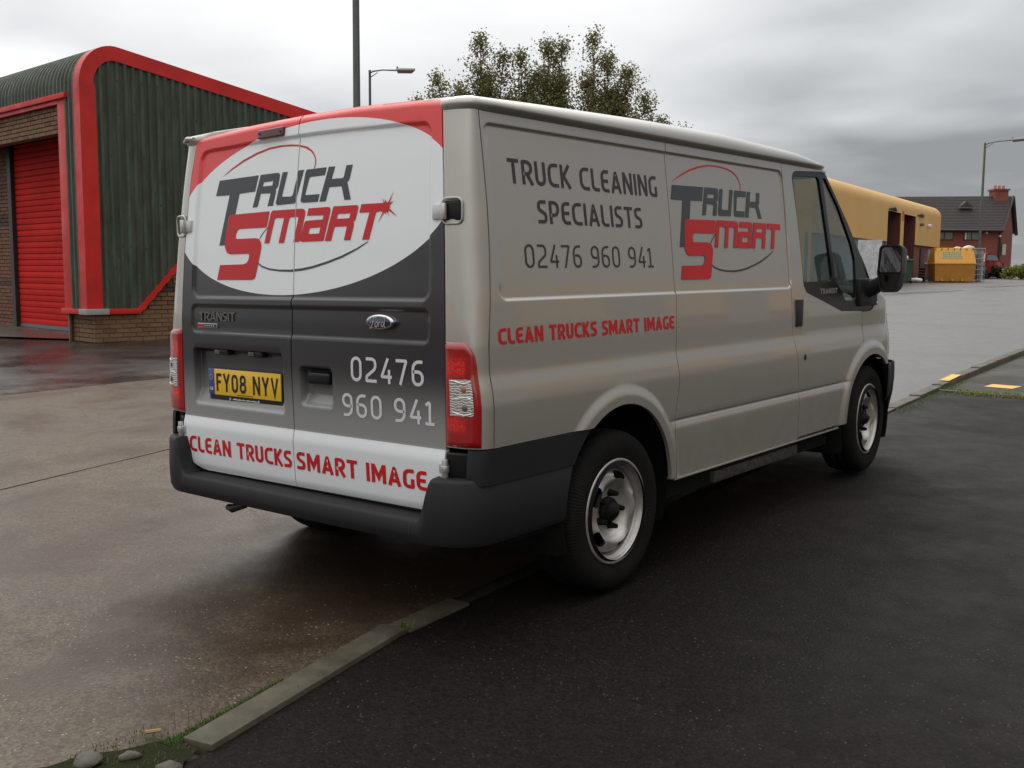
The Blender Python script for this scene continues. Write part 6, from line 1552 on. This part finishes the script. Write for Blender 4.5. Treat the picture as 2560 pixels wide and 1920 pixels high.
# red car
car = placed('parked_car', 67, 2134, 'red hatchback parked beside the brick house', 'car', None, .85)
pr = [(-2.0, .35), (-2.05, .75), (-1.9, .95), (-1.55, 1.02), (-1.15, 1.42), (-.2, 1.50), (.55, 1.44), (1.05, 1.02), (1.85, .90), (2.02, .65), (2.0, .35)]
def carx(a, b, t_): return (a*.52+0, 0, b)
v = []; f = []; n_ = len(pr)
for yy_, k in ((-.80, .0), (-.86, 1), (.86, 1), (.80, 0)):
    pass
sec = [(-.78, 1), (-.86, .99), (.86, .99), (.78, 1)]
for (yy_, sc_2) in sec:
    for a, b in pr:
        nar = .14*max(0, (b-.95)/.5); v.append((a*sc_2, yy_*(1-nar), b))
for i in range(3):
    for j in range(n_): f.append((i*n_+j, i*n_+(j+1) % n_, (i+1)*n_+(j+1) % n_, (i+1)*n_+j))
f += [tuple(range(n_)), tuple(reversed(range(3*n_, 4*n_)))]
b_ = MB(); b_.add([(x, y+.9, z) for x, y, z in v], f); cb_ = b_.build('car_body', M['car_red'], car, .05, 2)
for s in (.035, 1.765): MB().add([(a, s+(0.09 if s < 1 else -.09)*max(0, (z-1.0)/.4), z) for a, z in ((-1.42, 1.05), (-1.08, 1.36), (.48, 1.37), (.86, 1.05))], [(0, 1, 2, 3)]).build('side_window', M['dark_glass'], car)
MB().add([(-1.57, .2, 1.04), (-1.57, 1.6, 1.04), (-1.21, 1.48, 1.40), (-1.21, .32, 1.40)], [(0, 1, 2, 3)]).build('rear_window', M['dark_glass'], car)
MB().add([(1.07, .2, 1.04), (1.07, 1.6, 1.04), (.62, 1.48, 1.42), (.62, .32, 1.42)], [(3, 2, 1, 0)]).build('front_window', M['dark_glass'], car)
for x in (-1.25, 1.25):
    for y in (.02, 1.62): MB().tube([(x, y, .31), (x, y+.18, .31)], .31, 20).build('car_wheel', M['black'], car, .02)
for y in (.16, 1.46): MB().box(-2.09, -2.0, y, y+.2, .68, .90).build('tail_light', lens, car, .02)
# planting and far trees
bush('lime_bush', -12.35, 60.2, 1.3, 1.0, 1.0, 3500, .12, M['leaf_lime'], 'bright yellow-green shrub in front of the house corner')
bush('dark_hedge', -14.4, 61.4, 1.4, .6, .9, 2500, .11, M['leaf_dark'], 'low dark hedge between the red car and the lime shrub', 'hedge')
bush('tall_hedge', -12.4, 78.5, 2.6, 2.5, 3.6, 9000, .20, M['leaf_dark'], 'dark green trees at the right edge beyond the house', 'hedge')
bush('tall_hedge', -6.5, 82, 3.0, 2.5, 4.2, 8000, .22, M['leaf_dark'], 'taller dark hedge just outside the right edge of the photo', 'hedge')

# ================================================================== neighbouring unit on the right (seen in the van's paint and glass)
nb = empty('neighbour_unit', (15, 10, 0)); tag(nb, 'yellow clad unit with grey doors opposite the van, seen in its glass and paint', 'building')
def nbx(name, x0, x1, y0, y1, z0_, z1_, m): return MB().box(x0-15, x1-15, y0-10, y1-10, z0_, z1_).build(name, m, nb)
nbx('brick_wall', 18.02, 26, -22, 44, -.3, 2.6, M['brick_red']); nbx('cladding', 18.0, 26, -22, 44, 2.6, 5.2, M['yellow'])
for k in range(7): nbx('grey_door', 17.96, 18.01, -18+9*k, -14+9*k, 0, 4.0, M['grey_clad'])

# unit across the yard behind the camera, mirrored in the doors and door mirror
ru = empty('rear_unit', (-6, -36, g1(0, -30))); tag(ru, 'brick and yellow unit behind the viewer, seen only mirrored in the van', 'building')
def rux(name, x0, x1, y0, y1, z0_, z1_, m): return MB().box(x0+6, x1+6, y0+24, y1+24, z0_*.75, z1_*.75).build(name, m, ru)
rux('brick_wall', -34, 10, -34, -24.02, 0, 2.9, M['brick_red']); rux('cladding', -34, 10, -34, -24, 2.9, 6.0, M['yellow'])
for k in range(5): rux('grey_door', -30+8*k, -26.5+8*k, -24.0, -23.95, 0, 4.2, M['grey_clad'])
